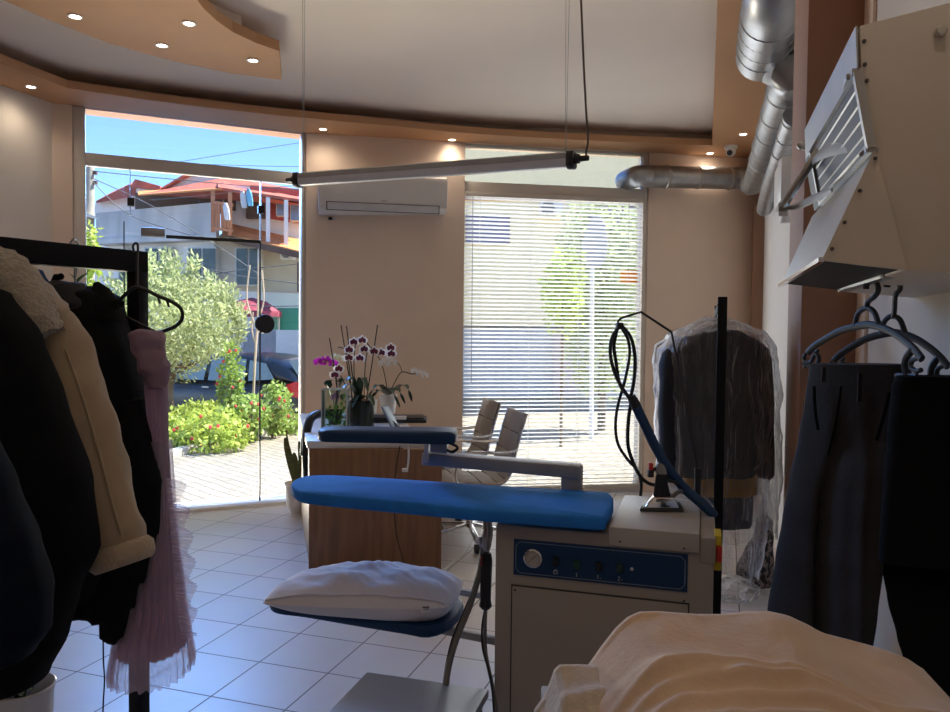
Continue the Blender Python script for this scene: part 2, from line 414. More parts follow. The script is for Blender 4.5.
for t in (.08, .36, .64, .92):
    p = ba.lerp(bb, t) + N3 * .0; mb.cyl(p + V((0, 0, .07)), p + V((0, 0, 2.61)), .0016, 5)
    p = p + N3 * .03; mb.cyl(p + V((0, 0, .07)), p + V((0, 0, 2.61)), .0012, 5)
mb.build('ladder_cords', mat('blind_cord', (.75, .74, .7), .8), bl)
p = onplane(472, 250, W2a, N3); p.z = 0
mb = MB().cyl(p - N3 * .03 + V((0, 0, 1.0)), p - N3 * .02 + V((0, 0, 2.6)), .0035, 6); mb.build('tilt_wand', mat('wand_clear', (.5, .5, .5), .2, alpha=.6), bl)
# orange note on the glass behind the blind
p = [onplane(x, y, W2a + N3 * .08, N3) for x, y in ((620.5, 284), (637.5, 284), (637.5, 270), (620.5, 270))]
o = MB().prism(p, N3 * .002).build('window_sticker', mat('orange_paper', (.9, .42, .03), .6, trans=.5), loc=p[0]); tag(o, 'small orange rectangular sticker on the glass behind the venetian blind', 'sticker')
# ------------------------------------------------------------------ recessed downlights
M_ring = mat('white_ring', (.8, .78, .75), .4)
M_lamp = mat('lit_lens', (1, .97, .9), .3, emit=(1, .9, .76), estr=14)
dls = [((31, 86.5), 'lit recessed downlight in the brown soffit above the left wall'),
       ((323, 129), 'lit recessed downlight in the soffit at the left top of the air conditioner wall'),
       ((452, 139.5), 'lit recessed downlight in the soffit at the right top of the air conditioner wall'),
       ((710, 153), 'lit recessed downlight in the soffit left of the security camera'),
       ((743, 134), 'lit recessed downlight in the soffit above the security camera'),
       ((75, 16), 'leftmost lit downlight in the crescent ceiling panel'),
       ((189, 23), 'lit downlight near the inner curve of the crescent ceiling panel'),
       ((162, 45), 'dim downlight near the outer curve of the crescent ceiling panel'),
       ((253, 60), 'lit downlight near the pointed tip of the crescent ceiling panel')]
DL = []
for (q, lab) in dls:
    p = onz(*q, ZS); t = thing('downlight', lab, 'downlight', p, 'recessed ceiling downlights')
    MB().lathe([(.036, .0), (.036, -.005), (.027, -.006), (.025, -.001)], p, 24, caps=False).build('ring', M_ring, t)
    MB().lathe([(.001, -.002), (.025, -.002), (.025, -.0005), (.001, -.0005)], p, 24).build('lens', M_lamp, t)
    DL.append((p, .4 if 'dim' in lab else 1))
# ================================================================== fixtures
M_acw = mat('ac_white', (.74, .72, .69), .4, var=.02)
# air conditioner on the pier
D2 = (P2 - P1).normalized()
n2 = -N2
def wallpt(px, py, off=0.0): q = onplane(px, py, P1 + n2 * off, N2); return q
aL, aR = wallpt(318, 205, .2), wallpt(447.5, 205, .2)
zt, zb = wallpt(383, 178, .2).z, wallpt(383, 215.5, .2).z
ac = thing('air_conditioner', 'white wall-mounted split air conditioner on the beige wall between the two windows', 'air conditioner', V((aL.x, aL.y, zb)))
def acp(u, o, z): return aL.lerp(aR, u) + n2 * (o - .2) + V((0, 0, z - aL.lerp(aR, u).z))
prof = [(0.004, zb + .02), (.004, zt), (.15, zt), (.185, zt - .02), (.2, zt - .06), (.2, zb + .09), (.185, zb + .035), (.14, zb + .0), (.06, zb)]
MB().prism([acp(0, o, z) for o, z in prof], aR - aL).build('body', M_acw, ac, bevel=.008, seg=3)
def acq(u, v, o=.002):   # on the lower front curve
    a, b = (.2, zb + .095), (.183, zb + .032); return acp(u, lerp(a[0], b[0], v) + o, lerp(a[1], b[1], v))
mb = MB(); mb.hexa([acq(.07, .95), acq(.93, .95), acq(.93, .05), acq(.07, .05), acq(.07, .95, .008), acq(.93, .95, .008), acq(.93, .05, .008), acq(.07, .05, .008)])
MBg = MB().hexa([acq(.062, 1.02, -.002), acq(.938, 1.02, -.002), acq(.938, -.03, -.002), acq(.062, -.03, -.002), acq(.062, 1.02, .004), acq(.938, 1.02, .004), acq(.938, -.03, .004), acq(.062, -.03, .004)])
MBg.build('outlet_gap', mat('ac_gap', (.05, .05, .055), .6), ac); mb.build('air_flap', mat('ac_flap', (.62, .62, .63), .35), ac, bevel=.003)
mb = MB()
for k, (u, w) in enumerate(((.487, .007), (.497, .005), (.505, .006), (.514, .005), (.523, .006))):
    c = acp(u, .2005, zb + .118); mb.box(c, (w, .002, .009 if k else .012), math.atan2(D2.y, D2.x))
mb.build('brand_mark', mat('mark_grey', (.25, .25, .26), .5), ac)
p = wallpt(330.5, 218.5, .02); t = thing('wall_socket_stub', 'small black cable stub on the wall under the air conditioner', 'cable stub', p)
MB().box(p, (.035, .03, .022), math.atan2(D2.y, D2.x)).build('block', M_blackplastic, t, bevel=.004); q = wallpt(334, 218.5, .03); MB().box(q, (.03, .03, .012), math.atan2(D2.y, D2.x)).build('plug', mat('plug_white', (.6, .58, .55), .5), t)
# pendant tube light
lL, lR = at(296, 179.5, 3.85), at(575, 159, 3.2); ax = (lR - lL).normalized(); Mt = ax.to_track_quat('Z', 'Y').to_matrix()
tl_ = thing('tube_light', 'long grey weatherproof tube light hanging from thin wires, unlit', 'light', (lL + lR) / 2)
M_hous = mat('fixture_grey', (.36, .36, .37), .5); M_diff = mat('frosted_diffuser', (.74, .74, .74), .3)
sd = ax.cross(UP).normalized(); up = sd.cross(ax)
def tprof(p, pr): return [p + sd * a + up * b for a, b in pr]
top = [(-.03, .0), (-.028, .022), (-.012, .03), (.012, .03), (.028, .022), (.03, .0)]
bot = [(-.028, .0), (.028, .0), (.026, -.02), (.016, -.032), (0, -.036), (-.016, -.032), (-.026, -.02)]
MB().prism(tprof(lL, top), lR - lL).build('housing', M_hous, tl_); MB().prism(tprof(lL + ax * .02, bot), (lR - lL) * .975).build('diffuser', M_diff, tl_)
for e, s in ((lL, -1), (lR, 1)):
    mb = MB(); mb.prism(tprof(e - ax * (.03 if s > 0 else 0), [(-.034, .004), (-.03, .03), (.03, .03), (.034, .004), (.03, -.03), (.012, -.042), (-.012, -.042), (-.03, -.03)]), ax * .03)
    mb.tube([e, e + ax * s * .02, e + ax * s * .02, e + ax * s * .06], [.022, .02, .013, .011], 14); mb.build('end_cap', M_blackplastic, tl_, bevel=.003)
for (xa, ya, d, dx) in ((303.5, 178, 3.83, .008), (566, 157, 3.22, .014)):
    p = at(xa, ya, d); mb = MB(); mb.tube([p + V((0, 0, .0)), p + RT * dx * .5 + V((0, 0, ZC - p.z))], .0011, 5); mb.tube([p - RT * .002, p - RT * dx + V((0, 0, ZC - p.z))], .0011, 5)
    mb.build('suspension_wire', mat('wire_grey', (.35, .33, .3), .5), tl_)
    MB().box(p - V((0, 0, .0)), (.03, .07, .02), math.atan2(ax.y, ax.x) + PI / 2).build('clip', M_blackplastic, tl_, bevel=.002)
pp_ = [lR + ax * .055, at(586, 153, 3.17), at(588, 140, 3.16), at(586, 110, 3.16), at(583.5, 60, 3.17), at(581, 0, 3.18), at(579, -40, 3.18)]
pp_.append(V((pp_[-1].x, pp_[-1].y, ZC))); MB().tube(smooth_path(pp_, 6), .0045, 7).build('power_cord', mat('cord_brown', (.12, .08, .06), .6), tl_)
# security camera
p = onz(731, 146, ZS); sc = thing('security_camera', 'small white dome security camera under the brown soffit by the duct', 'camera', p)
M_cw = mat('camera_white', (.75, .74, .72), .35)
MB().lathe([(.055, 0), (.055, -.02), (.045, -.03), (.02, -.032)], p, 24).build('base', M_cw, sc)
MB().ball(p + V((0, 0, -.052)), .042, 18).build('ball', M_cw, sc)
dirv = (CAM - p + V((-2.2, 0, -1))).normalized(); MB().lathe([(.024, .03), (.024, .041), (.001, .043)], p + V((0, 0, -.052)), 18, dirv.to_track_quat('Z', 'Y').to_matrix()).build('lens', M_blackplastic, sc)
# ducts
def duct(mb, pts, r, n=24): mb.tube(pts, r, n); return mb
def rings_on(par, pts, r, step, w=.012, ex=.006, m_=None):
    acc = 0; nxt = step * .5
    for a, b in zip(pts, pts[1:]):
        L = (b - a).length
        while nxt < acc + L:
            p = a.lerp(b, (nxt - acc) / L); t = (b - a).normalized()
            MB().tube([p - t * w, p - t * w * .4, p + t * w * .4, p + t * w], [r, r + ex, r + ex, r], 24, caps=False).build('collar', m_ or M_steel, par); nxt += step
        acc += L
r1 = .094
A0 = onplane(630, 179, W2a - N3 * .0, N3)          # where the pipe leaves through the transom pane
Z1 = A0.z
c0 = A0 + N3 * .12; c1 = A0 - N3 * .14
cA = c1 + D3 * .04 - N3 * .03
e1 = V((.36, 6.95, Z1 - .0)); 
far = V((.385, 6.55, 2.73)); near = V((.385, 4.2, 2.74))
d1 = thing('ventilation_duct', 'galvanised round duct running from the window along the wall under the soffit', 'duct', V((.38, 6, 2.63)), 'galvanised ventilation ducts')
path1 = smooth_path([c0, A0 - N3 * .02, c1 + D3 * .03, c1 + D3 * .13], 5)
duct(MB(), path1, r1).build('window_elbow', M_galv, d1)
h0 = path1[-1]; h1 = V((.12, 0, Z1)); h1 = h0 + D3 * ((.2 - h0.x) / D3.x); h1.z = Z1 + .02
hp = [h0, h1]; duct(MB(), hp, r1 + .003).build('pipe', M_galv, d1); rings_on(d1, hp, r1 + .003, .3)
el = smooth_path([h1, h1 + D3 * .1 - V((0, .03, 0)), V((.37, h1.y - .16, 2.75)), V((.385, 6.6, 2.73)), far - V((0, .25, 0))], 5)
duct(MB(), el, r1).build('elbow', M_galv, d1); rings_on(d1, el, r1, .11, .006, .004)
wp = [el[-1], near]; duct(MB(), wp, r1 + .003).build('pipe', M_galv, d1); rings_on(d1, wp, r1 + .003, .42)
# big near duct (behind the pillar) turning into the wall
d2 = thing('ventilation_duct', 'thick galvanised duct section with hoops near the ceiling beside the brown pillar', 'duct', at(765, 40, 3.75), 'galvanised ventilation ducts')
b0 = at(764, 50, 3.95); b1 = b0 + V((0, -.8, .0))
r2 = .135
dirb = (b1 - b0).normalized()
bp = [b0, b1]; bq = smooth_path([b0 - dirb * .1, b0, b0 + V((0, -.5, 0)), b0 + V((0, -.66, .06)), b0 + V((0, -.74, .2)), b0 + V((0, -.75, .4))], 6)
MB().tube(bq, [.1] + [r2 * .93] * 2 + [r2] * (len(bq) - 3), 28).build('pipe', M_galv, d2); bp = [b0, b0 + V((0, -.5, 0))]
rings_on(d2, bp, r2, .14, .006, .005)
br_ = [at(745, -6, 3.62), at(775, 4, 3.58), at(800, -4, 3.6), at(815, -10, 3.62)]
pl = [at(775, 70, 3.95), at(782, 92, 4.0)]
MB().tube(smooth_path([b0 - dirb * .04, b0 - dirb * .18 + RT * .04, near + V((0, -.05, .0)), near + V((0, .06, 0))], 5), r1 + .006, 22).build('reducer', M_galv, d2)
# second pipe close behind along the wall
d3 = thing('ventilation_duct', 'thin galvanised pipe beside the wall duct above the white box', 'duct', V((.42, 5, 2.45)), 'galvanised ventilation ducts')
MB().tube(smooth_path([V((.425, 6.45, 2.42)), V((.43, 6.0, 2.5)), V((.43, 5.2, 2.55)), V((.43, 4.4, 2.6))], 6), .058, 18).build('pipe', M_galv, d3)
rings_on(d3, [V((.43, 5.2, 2.55)), V((.43, 4.4, 2.6))], .058, .3, .006, .005)
# white wall box with pipe stub
bx0 = V((.38, 4.25, 2.05)); wb = thing('wall_box', 'white electrical box with a short pipe on the right wall behind the brown pillar', 'box', bx0)
q0, q1 = onY(770, 205, 4.25), onY(770, 163, 4.25)
MB().bbox((.345, 4.1, q0.z), (XR - .012, 4.5, q1.z)).build('cover', M_cw, wb, bevel=.006)
q = onY(776, 207, 4.2); MB().tube([V((.38, 4.2, q0.z + .01)), V((.38, 4.2, q0.z - .1))], [.03, .026], 16).build('pipe_stub', M_cw, wb)
MB().box(V((.36, 4.16, q0.z - .02)), (.012, .012, .012)).build('red_lamp', mat('red_lamp', (.7, .03, .03), .4), wb)
q = onY(765, 175, 4.6); MB().bbox((.37, 4.52, q.z - .06), (XR - .012, 4.62, q.z + .07)).build('side_case', M_cw, wb, bevel=.005)
# ------------------------------------------------------------------ steel-fronted wall unit at the upper right
M_beige = mat('beige_sheet_metal', (.74, .65, .54), .5, var=.03, nscale=4); M_ss = mat('stainless_sheet', (.50, .49, .46), .38, 1.0, var=.06, nscale=10, bump=.02, bscale=5)
M_darkin = mat('dark_interior', (.03, .03, .032), .5); M_handle = mat('grey_handle', (.36, .34, .31), .4)
Y0 = 1.45; Y1 = 2.15
hu = thing('press_hood', 'beige sheet metal unit with stainless louvred front on the right wall above the hangers', 'hood', V((XR, 1.8, 1.55)))
A_, B_, C_, D_ = onY(859.5, 25.5, Y0), onY(861, 72, Y0), onY(875, 148, Y0), onY(906.5, 270, Y0)
E_ = V((XR, Y0, onY(950, 280, Y0).z)); G_ = V((XR, Y0, onY(950, 0, Y0).z + .02))
ex = V((0, Y1 - Y0, 0))
MB().prism([A_, B_, C_, D_, E_, G_], ex).build('body', M_beige, hu, bevel=.003)
# round knob / bolt and dark pipe on top
q = onY(939.5, 33, Y0); MB().lathe([(.009, 0), (.009, .012), (.006, .014)], q, 8, Matrix.Rotation(PI / 2, 3, 'X')).build('bolt', mat('bolt_zinc', (.6, .57, .5), .35, .8), hu)
MB().tube(smooth_path([V((.46, 1.62, G_.z - .02)), V((.44, 1.6, G_.z + .04)), V((.47, 1.55, G_.z + .1)), V((XR - .005, 1.52, G_.z + .1))], 5), .02, 12).build('pipe', mat('brown_pipe', (.2, .15, .11), .5), hu)
# lower hopper: triangular beige cheek + steel front plate + dark underside
Tp = onY(822, 260, Y0 + .03); Cc = C_ + V((0, -.004, 0)); Dd = D_ + V((0, -.004, 0))
mid = onY(862, 265, Y0 + .01)
mb = MB(); mb.prism([Cc, Tp, mid, Dd], V((.0, .012, 0))); mb.build('cheek', M_beige, hu)
Tf, Cf = V((Tp.x, Y1 + .1, Tp.z)), V((C_.x, Y1, C_.z))
mb = MB(); nrm = (Tp - Cc).cross(ex).normalized() * .006
mb.prism([Cc, Tp, Tf, Cf + V((0, .1, 0))], nrm); mb.build('front_plate', M_ss, hu)
mb = MB(); mb.bar(Tp + V((-.003, -.01, 0)), Tf + V((-.003, 0, 0)), .008, .008); mb.build('front_lip', M_chrome, hu)
mb = MB(); mb.prism([Tp + V((0.008, .02, .004)), Dd + V((0, .02, .004)), V((D_.x, Y1, D_.z + .004)), Tf + V((.008, -.02, .004))], V((0, 0, .006))); mb.build('underside', M_darkin, hu)
for q in [Cc.lerp(Tp, t) + V((.001, -.004, 0)) for t in (.1, .38, .66, .9)] + [A_.lerp(B_, .35), A_.lerp(B_, .85), B_.lerp(C_, .12)]: MB().lathe([(.0035, 0), (.0035, .003), (.0015, .004)], q + V((.006, 0, 0)), 8, Matrix.Rotation(PI / 2, 3, 'X')).build('screw', mat('screw_steel', (.12, .11, .1), .4, .6), hu)
# steel cladding of the left face and the framed opening
mb = MB(); k = V((-.003, 0, 0)); mb.prism([A_ + k, B_ + k, B_ + ex + k, A_ + ex + k], V((-.003, 0, 0))); mb.build('top_flange', M_ss, hu)
mb = MB(); mb.prism([B_ + k, C_ + k, C_ + ex + k, B_ + ex + k], V((-.004, 0, 0))); mb.build('opening_back', M_darkin, hu)
mb = MB()
bz = [B_ + V((-.006, 0, 0)), C_ + V((-.006, 0, 0)), C_ + ex * .82 + V((-.006, 0, 0)), B_ + ex * .82 + V((-.006, 0, 0))]
for i in range(4): mb.bar(bz[i], bz[(i + 1) % 4], .016, .014)
mb.build('opening_frame', M_ss, hu)
mb = MB()
for i in range(4):
    t = .2 + .2 * i; q = B_.lerp(C_, t) + V((-.004, 0, 0)); mb.bar(q + ex * .03, q + ex * .8, .004, .011, V((-1, 0, .9)))
mb.build('louvre', M_ss, hu)
# opened flap with curved handles
fl0, fl1 = onY(871, 151, Y0 + .02), V((0, 0, 0))
fa = C_ + V((-.01, .02, .005)); fo = onY(786, 207, Y0 + .5); fu = onY(817, 133, Y0 + .5)
P_a = C_ + V((-.012, .02, .0)); P_b = onY(783, 207, Y0 + .56); P_c = onY(829, 134, Y0 + .50); P_d = B_ + V((-.012, .02, 0))
mb = MB(); mb.bar(P_b, P_c, .02, .012); mb.bar(P_a, at(822, 198, 1.83), .022, .008, V((-1, 0, 1))); mb.bar(P_c, P_d, .016, .012); mb.build('flap_frame', M_ss, hu, bevel=.002)
def blade(pts, w, h):
    m = MB(); pts = smooth_path(pts, 5); rings = []
    for i, p in enumerate(pts):
        t = i / (len(pts) - 1); ww = w * (.5 + .5 * math.sin(PI * min(1, t * 1.15)))
        rings.append([p + V((0, 0, 1)) * (math.sin(a) * ww) + V((-.5, -.5, 0)) * (math.cos(a) * h) for a in [2 * PI * k / 10 for k in range(10)]])
    return m.loft(rings)
blade([at(867, 144, 1.38), at(845, 145, 1.5), at(825, 152, 1.68), at(807, 166, 1.86)], .017, .004).build('handle', M_handle, hu)
blade([at(832, 190, 1.55), at(815, 198, 1.7), at(798, 206, 1.85), at(786, 208, 1.92)], .010, .004).build('handle', M_handle, hu)
MB().bar(P_b, at(783, 212, 1.95), .02, .02).build('flap_tip', M_handle, hu)
mb = MB()
for (x, y) in ((800.5, 146), (805, 147)): mb.lathe([(.01, 0), (.01, .01), (.004, .012)], at(x, y, 2.02), 10, Matrix.Rotation(PI / 2, 3, 'X'))
mb.build('hinge', M_ss, hu)
# hanging rail below the unit
hr = thing('hanging_rail', 'short steel rail with hook under the beige wall unit holding the trousers hangers', 'rail', V((.36, 1.75, 1.52)))
hk = at(872, 285, 1.6); rz_ = hk.z + .004
MB().bbox((hk.x - .012, hk.y - .16, rz_), (hk.x + .012, hk.y + .35, rz_ + .012)).build('bar', M_ss, hr, bevel=.002)
MB().bbox((hk.x - .012, hk.y + .33, rz_), (hk.x + .012, hk.y + .35, D_.z + .01)).build('bracket', M_ss, hr)
MB().bbox((hk.x - .012, hk.y - .16, rz_), (hk.x + .012, hk.y - .14, D_.z + .01)).build('bracket', M_ss, hr)
# ================================================================== desk
M_wood = mat('walnut_laminate', (.24, .12, .058), .45, var=.25, nscale=5, stretch=(6, 6, .6), bump=.03)
M_wtop = mat('white_laminate', (.74, .73, .72), .3, var=.02)
ZD = .78
dk = thing('reception_desk', 'walnut reception desk with a thick white top carrying the orchids', 'desk', onz(308, 570, 0))
fL, fR = onz(307, 441, ZD), onz(430, 440.5, ZD)
dd = (onz(350, 405, ZD) - onz(385, 441, ZD)); dd = V((dd.x, dd.y, 0)).normalized(); Ld = 1.55
MB().prism([fL, fR, fR + dd * Ld, fL + dd * Ld], V((0, 0, -.045))).build('top', M_wtop, dk, bevel=.004)
gl, gr = onz(308.5, 570, 0), onz(441, 572, 0)
tk = FW * .035
MB().prism([gl, gr, gr + tk, gl + tk], V((0, 0, ZD - .045))).build('end_panel', M_wood, dk, bevel=.002)
gl2, gr2 = gl + dd * (Ld - .1), gr + dd * (Ld - .1)
MB().prism([gl2, gr2, gr2 + tk, gl2 + tk], V((0, 0, ZD - .045))).build('end_panel', M_wood, dk, bevel=.002)
s_ = RT * .03
MB().prism([gl + tk, gl + tk + s_, gl2 + s_, gl2], V((0, 0, ZD - .045))).build('side_panel', M_wood, dk)
pr = gr.lerp(gl, .32) + tk
MB().prism([pr, gr + tk - RT * .02, gr + tk - RT * .02 + dd * .5, pr + dd * .5], V((0, 0, .6))).build('drawer_unit', M_wood, dk, bevel=.003)
# papers, folders and gadgets on the desk
def ond(px, py, h=0.0): return onz(px, py, ZD + h)
p = ond(338, 417); o = MB().box(p + V((0, 0, .012)), (.3, .21, .024), YAW + .1).build('paper_stack', mat('paper_blue', (.42, .52, .68), .7), loc=p); tag(o, 'stack of blue-white papers at the far left of the desk top', 'papers')
M_fold = mat('black_leather', (.015, .015, .017), .45, bump=.1)
p = ond(398, 421); t = thing('document_folder', 'black document folder lying on the desk behind the tilted tablet', 'folder', p)
MB().box(p + V((0, 0, .012)), (.42, .26, .024), YAW + .05).build('cover', M_fold, t, bevel=.006); MB().box(p + V((.0, 0, .03)), (.38, .23, .012), YAW + .08).build('cover', M_fold, t, bevel=.004)
p = ond(399, 419, .036); o = MB().box(p + V((0, 0, .01)), (.1, .06, .02), YAW).build('card_box', mat('white_card', (.75, .74, .72), .6), loc=p); tag(o, 'small white card box lying on the black folder', 'box')
p = ond(391, 432); t = thing('tablet', 'slim dark tablet propped up at an angle on the desk', 'tablet', p)
a, b = at(395, 429, 4.95), at(384, 406, 5.02); w_ = (FW * .8 + RT * .2) * .12
MB().prism([a - w_ * .6, a + w_ * .6, b + w_ * .6, b - w_ * .6], RT * .012).build('screen_body', mat('tablet_blue', (.10, .16, .25), .3), t, bevel=.002)
a2 = at(400, 429.5, 4.95); MB().prism([a2, a2 + FW * .05, b.lerp(a, .5) + FW * .05, b.lerp(a, .5)], RT * .006).build('stand', M_fold, t)
for (x, y, lab) in ((381, 431, 'white sheet of paper left of the tilted tablet'), (410, 431.5, 'white sheet of paper with a pen right of the tilted tablet')):
    p = ond(x, y); o = MB().box(p + V((0, 0, .002)), (.16, .22, .003), YAW + .5).build('paper_sheet', mat('paper_white', (.8, .8, .8), .7), loc=p); tag(o, lab, 'paper')
p = ond(408, 430.5, .004); o = MB().tube([p - RT * .07 + V((0, 0, .005)), p + RT * .07 + V((0, 0, .005))], .005, 8).build('pen', M_blackplastic, loc=p); tag(o, 'black pen lying on the white sheet near the desk edge', 'pen')
# dark fabric bag hanging on the left of the desk
t = thing('shoulder_bag', 'black shoulder bag hanging down the left edge of the desk behind the plant', 'bag', at(309, 440, 5.0))
path = [at(327, 414, 5.1), at(318, 414, 5.06), at(310, 420, 5.03), at(306, 436, 5.0), at(304, 456, 4.98)]
MB().tube(smooth_path(path, 5), .026, 10, flat=1.5).build('strap', M_fold, t)
MB().loft(loft_px([(432, 303, 309), (450, 302, 310), (475, 303, 312), (485, 305, 311)], 4.98, .1, 16, 4)).build('pouch', M_fold, t)
# cables at the desk front
t = thing('power_cable', 'thin dark cable running down the walnut desk end', 'cable', at(396, 500, 4.56))
MB().tube(smooth_path([at(400, 446, 4.5), at(396, 470, 4.56), at(394, 500, 4.57), at(396, 530, 4.57), at(402, 556, 4.56), at(410, 575, 4.52)], 6), .004, 6).build('wire', mat('cable_dark', (.05, .03, .02), .6), t)
t = thing('charger_cable', 'white charger cable with plug dangling over the walnut desk end', 'cable', at(408, 460, 4.5))
MB().tube(smooth_path([at(398, 444, 4.5), at(403, 441, 4.49), at(408, 446, 4.49), at(408.5, 460, 4.5), at(407, 470, 4.5)], 6), .006, 6).build('wire', mat('cable_white', (.75, .74, .72), .5), t)
MB().box(at(405, 470, 4.5), (.035, .03, .02), .4).build('plug', mat('cable_white', (.75, .74, .72), .5), t, bevel=.004)
# ------------------------------------------------------------------ orchids and vases
M_leafd = mat('orchid_leaf', (.02, .05, .015), .35, var=.3, nscale=6); M_stem = mat('orchid_stem', (.06, .07, .03), .6); M_stake = mat('dark_stake', (.03, .015, .015), .6)
M_pw = mat('petal_white', (.85, .83, .83), .6, trans=.25); M_pb = mat('petal_burgundy', (.12, .01, .045), .6, trans=.1); M_pm = mat('petal_magenta', (.5, .02, .42), .6, trans=.25); M_lip = mat('petal_yellow', (.7, .45, .1), .6)
def petal(mb, c, d, n, L, W, cup=.15):
    d = d.normalized(); s = n.cross(d).normalized(); vs = []; fs = []
    for i, (t, w) in enumerate(((0, .12), (.35, .85), (.7, 1.0), (1.0, .35))):
        for k in (-1, 0, 1): vs.append(c + d * (L * t) + s * (W * w * k * .5) + n * (cup * L * (t * t * .6 - abs(k) * .2 * w)))
    for i in range(3):
        for k in range(2): fs.append((i * 3 + k, i * 3 + k + 1, i * 3 + k + 4, i * 3 + k + 3))
    mb.add(vs, fs)
def flower(parent, c, n, r, mo, mi=None, lab=None):
    n = n.normalized(); u = UP - n * UP.dot(n); u.normalize(); s = n.cross(u); f = MB()
    for a in (90, 210, 330): petal(f, c, u * math.sin(math.radians(a)) + s * math.cos(math.radians(a)), n, r, r * .62)
    for a in (10, 170): petal(f, c + n * .003, u * math.sin(math.radians(a)) + s * math.cos(math.radians(a)), n, r * 1.05, r * 1.05)
    o = f.build('flower', mo, parent, smooth=60)
    if lab: o['label'] = lab
    if mi is not None:
        g = MB()
        for a in (90, 210, 330, 10, 170): petal(g, c + n * .006, u * math.sin(math.radians(a)) + s * math.cos(math.radians(a)), n, r * .72, r * .5 if a in (90, 210, 330) else r * .75)
        g.build('petal_centre', mi, o, smooth=60)
    MB().ball(c + n * .01 - u * r * .12, r * .18, 8).build('lip', M_lip if mi is None else M_pb, o)
def strap_leaf(mb, p0, p1, p2, w, k=8, side=None):
    pts = smooth_path([p0, p1, p2], k); fr = frames(pts); vs = []; fs = []; n = len(pts)
    for i, (p, (t, u, v)) in enumerate(zip(pts, fr)):
        x = i / (n - 1); ww = w * math.sin(PI * min(1, .12 + .88 * x)) ** .6 * (1 if x < .98 else .2); sd = t.cross(UP) if side is None else side - t * side.dot(t); sd = sd.normalized() if sd.length > .01 else v
        nn = sd.cross(t)
        for kk, h in ((-1, .25), (0, 0), (1, .25)): vs.append(p + sd * ww * kk + nn * ww * h)
    for i in range(n - 1):
        for kk in range(2): fs.append((i * 3 + kk, i * 3 + kk + 1, i * 3 + kk + 4, i * 3 + kk + 3))
    mb.add(vs, fs)
tocam = lambda p: (CAM - p).normalized()
def pot(parent, c, r0, r1, h, m, name='pot'):
    return MB().lathe([(r0 * .9, 0), (r0, .004), (r1, h), (r1 * 1.04, h), (r1 * 1.04, h - .012), (r1 * .95, h - .012), (r1 * .9, h - .03), (.002, h - .03)], c, 24).build(name, m, parent)
M_potw = mat('white_ceramic', (.78, .77, .76), .3); M_potd = mat('dark_green_glass', (.012, .02, .014), .2)
# white orchid in a white pot
c = ond(388, 413); t = thing('orchid_plant', 'white-flowered orchid with arching leaves in a white ceramic pot on the desk', 'orchid', c, 'potted orchids on the desk')
pot(t, c, .058, .072, .15, M_potw)
top = c + V((0, 0, .14)); mb = MB()
for (x1, y1, x2, y2, dz) in ((378, 385, 366, 402, 0), (404, 385, 412, 402, 0), (396, 388, 405, 404, -.1), (380, 390, 372, 398, -.12), (390, 388, 400, 408, -.15)):
    strap_leaf(mb, top, at(x1, y1, 5.7 + dz), at(x2, y2, 5.7 + dz), .024)
mb.build('leaves', M_leafd, t, smooth=60)
d0 = (c - CAM).dot(FW)
def px_path(l, d): return [at(x, y, d) for x, y in l]
MB().tube(smooth_path([top] + px_path([(384, 372), (379, 358), (372, 350)], d0), 6), .004, 6).build('stem', M_stem, t)
MB().tube(smooth_path([top] + px_path([(396, 380), (402, 372), (412, 374), (418, 373)], d0), 6), .004, 6).build('stem', M_stem, t)
MB().tube(smooth_path(px_path([(402, 372), (400, 366), (396, 361)], d0), 6), .003, 6).build('stem', M_stem, t)
for (x, y) in ((384, 363), (392, 362), (387, 360.5)): p = at(x, y, d0 - .04); flower(t, p, tocam(p) + V((rnd.uniform(-.3, .3), 0, rnd.uniform(-.2, .1))), .042, M_pw)
for (x, y) in ((415, 371), (420, 373.5), (425, 375)): p = at(x, y, d0 - .03); flower(t, p, tocam(p) + V((rnd.uniform(-.5, .5), 0, -.3)), .035, M_pw)
# burgundy orchid with stakes in a dark glass pot
c = ond(362, 426); d0 = (c - CAM).dot(FW); t = thing('orchid_plant', 'burgundy and white orchid with tall dark stakes in a dark pot on the desk', 'orchid', c, 'potted orchids on the desk')
MB().loft([[at(x + (w * math.cos(a)), y, d0) + FW * (.075 * math.sin(a)) for a in [2 * PI * k / 24 for k in range(24)]] for (x, y, w) in ((361, 433, 12.5), (361, 425, 13), (361, 412, 13.5), (361, 402, 13), (361, 400, 11))]).build('pot', M_potd, t)
top = at(358, 402, d0)
for l in ([(353, 402), (348, 370), (341, 325)], [(356, 402), (352, 372), (346.5, 326)], [(366, 402), (371, 370), (377.5, 325)], [(338, 398), (335, 372), (329.5, 338)]):
    MB().tube(px_path(l, d0 + rnd.uniform(-.03, .03)), .0042, 6).build('stake', M_stake, t)
for l in ([(355, 400), (354, 360), (357, 340), (365, 341), (372, 350)], [(352, 400), (349, 365), (345, 350), (338, 347)], [(364, 400), (365, 370), (368, 350), (376, 348)], [(350, 400), (343, 380), (337, 372)]):
    MB().tube(smooth_path(px_path(l, d0), 5), .004, 6).build('stem', M_stem, t)
for (x, y) in ((354, 342), (362, 340.5), (364, 349), (360, 358), (349, 358), (374, 351.5), (381, 352.5), (391, 348), (391.5, 354), (339, 369), (335, 375), (349, 350)):
    p = at(x, y, d0 - .05 + rnd.uniform(-.04, .05)); flower(t, p, tocam(p) + V((rnd.uniform(-.4, .4), 0, rnd.uniform(-.3, .3))), .037, M_pw, M_pb)
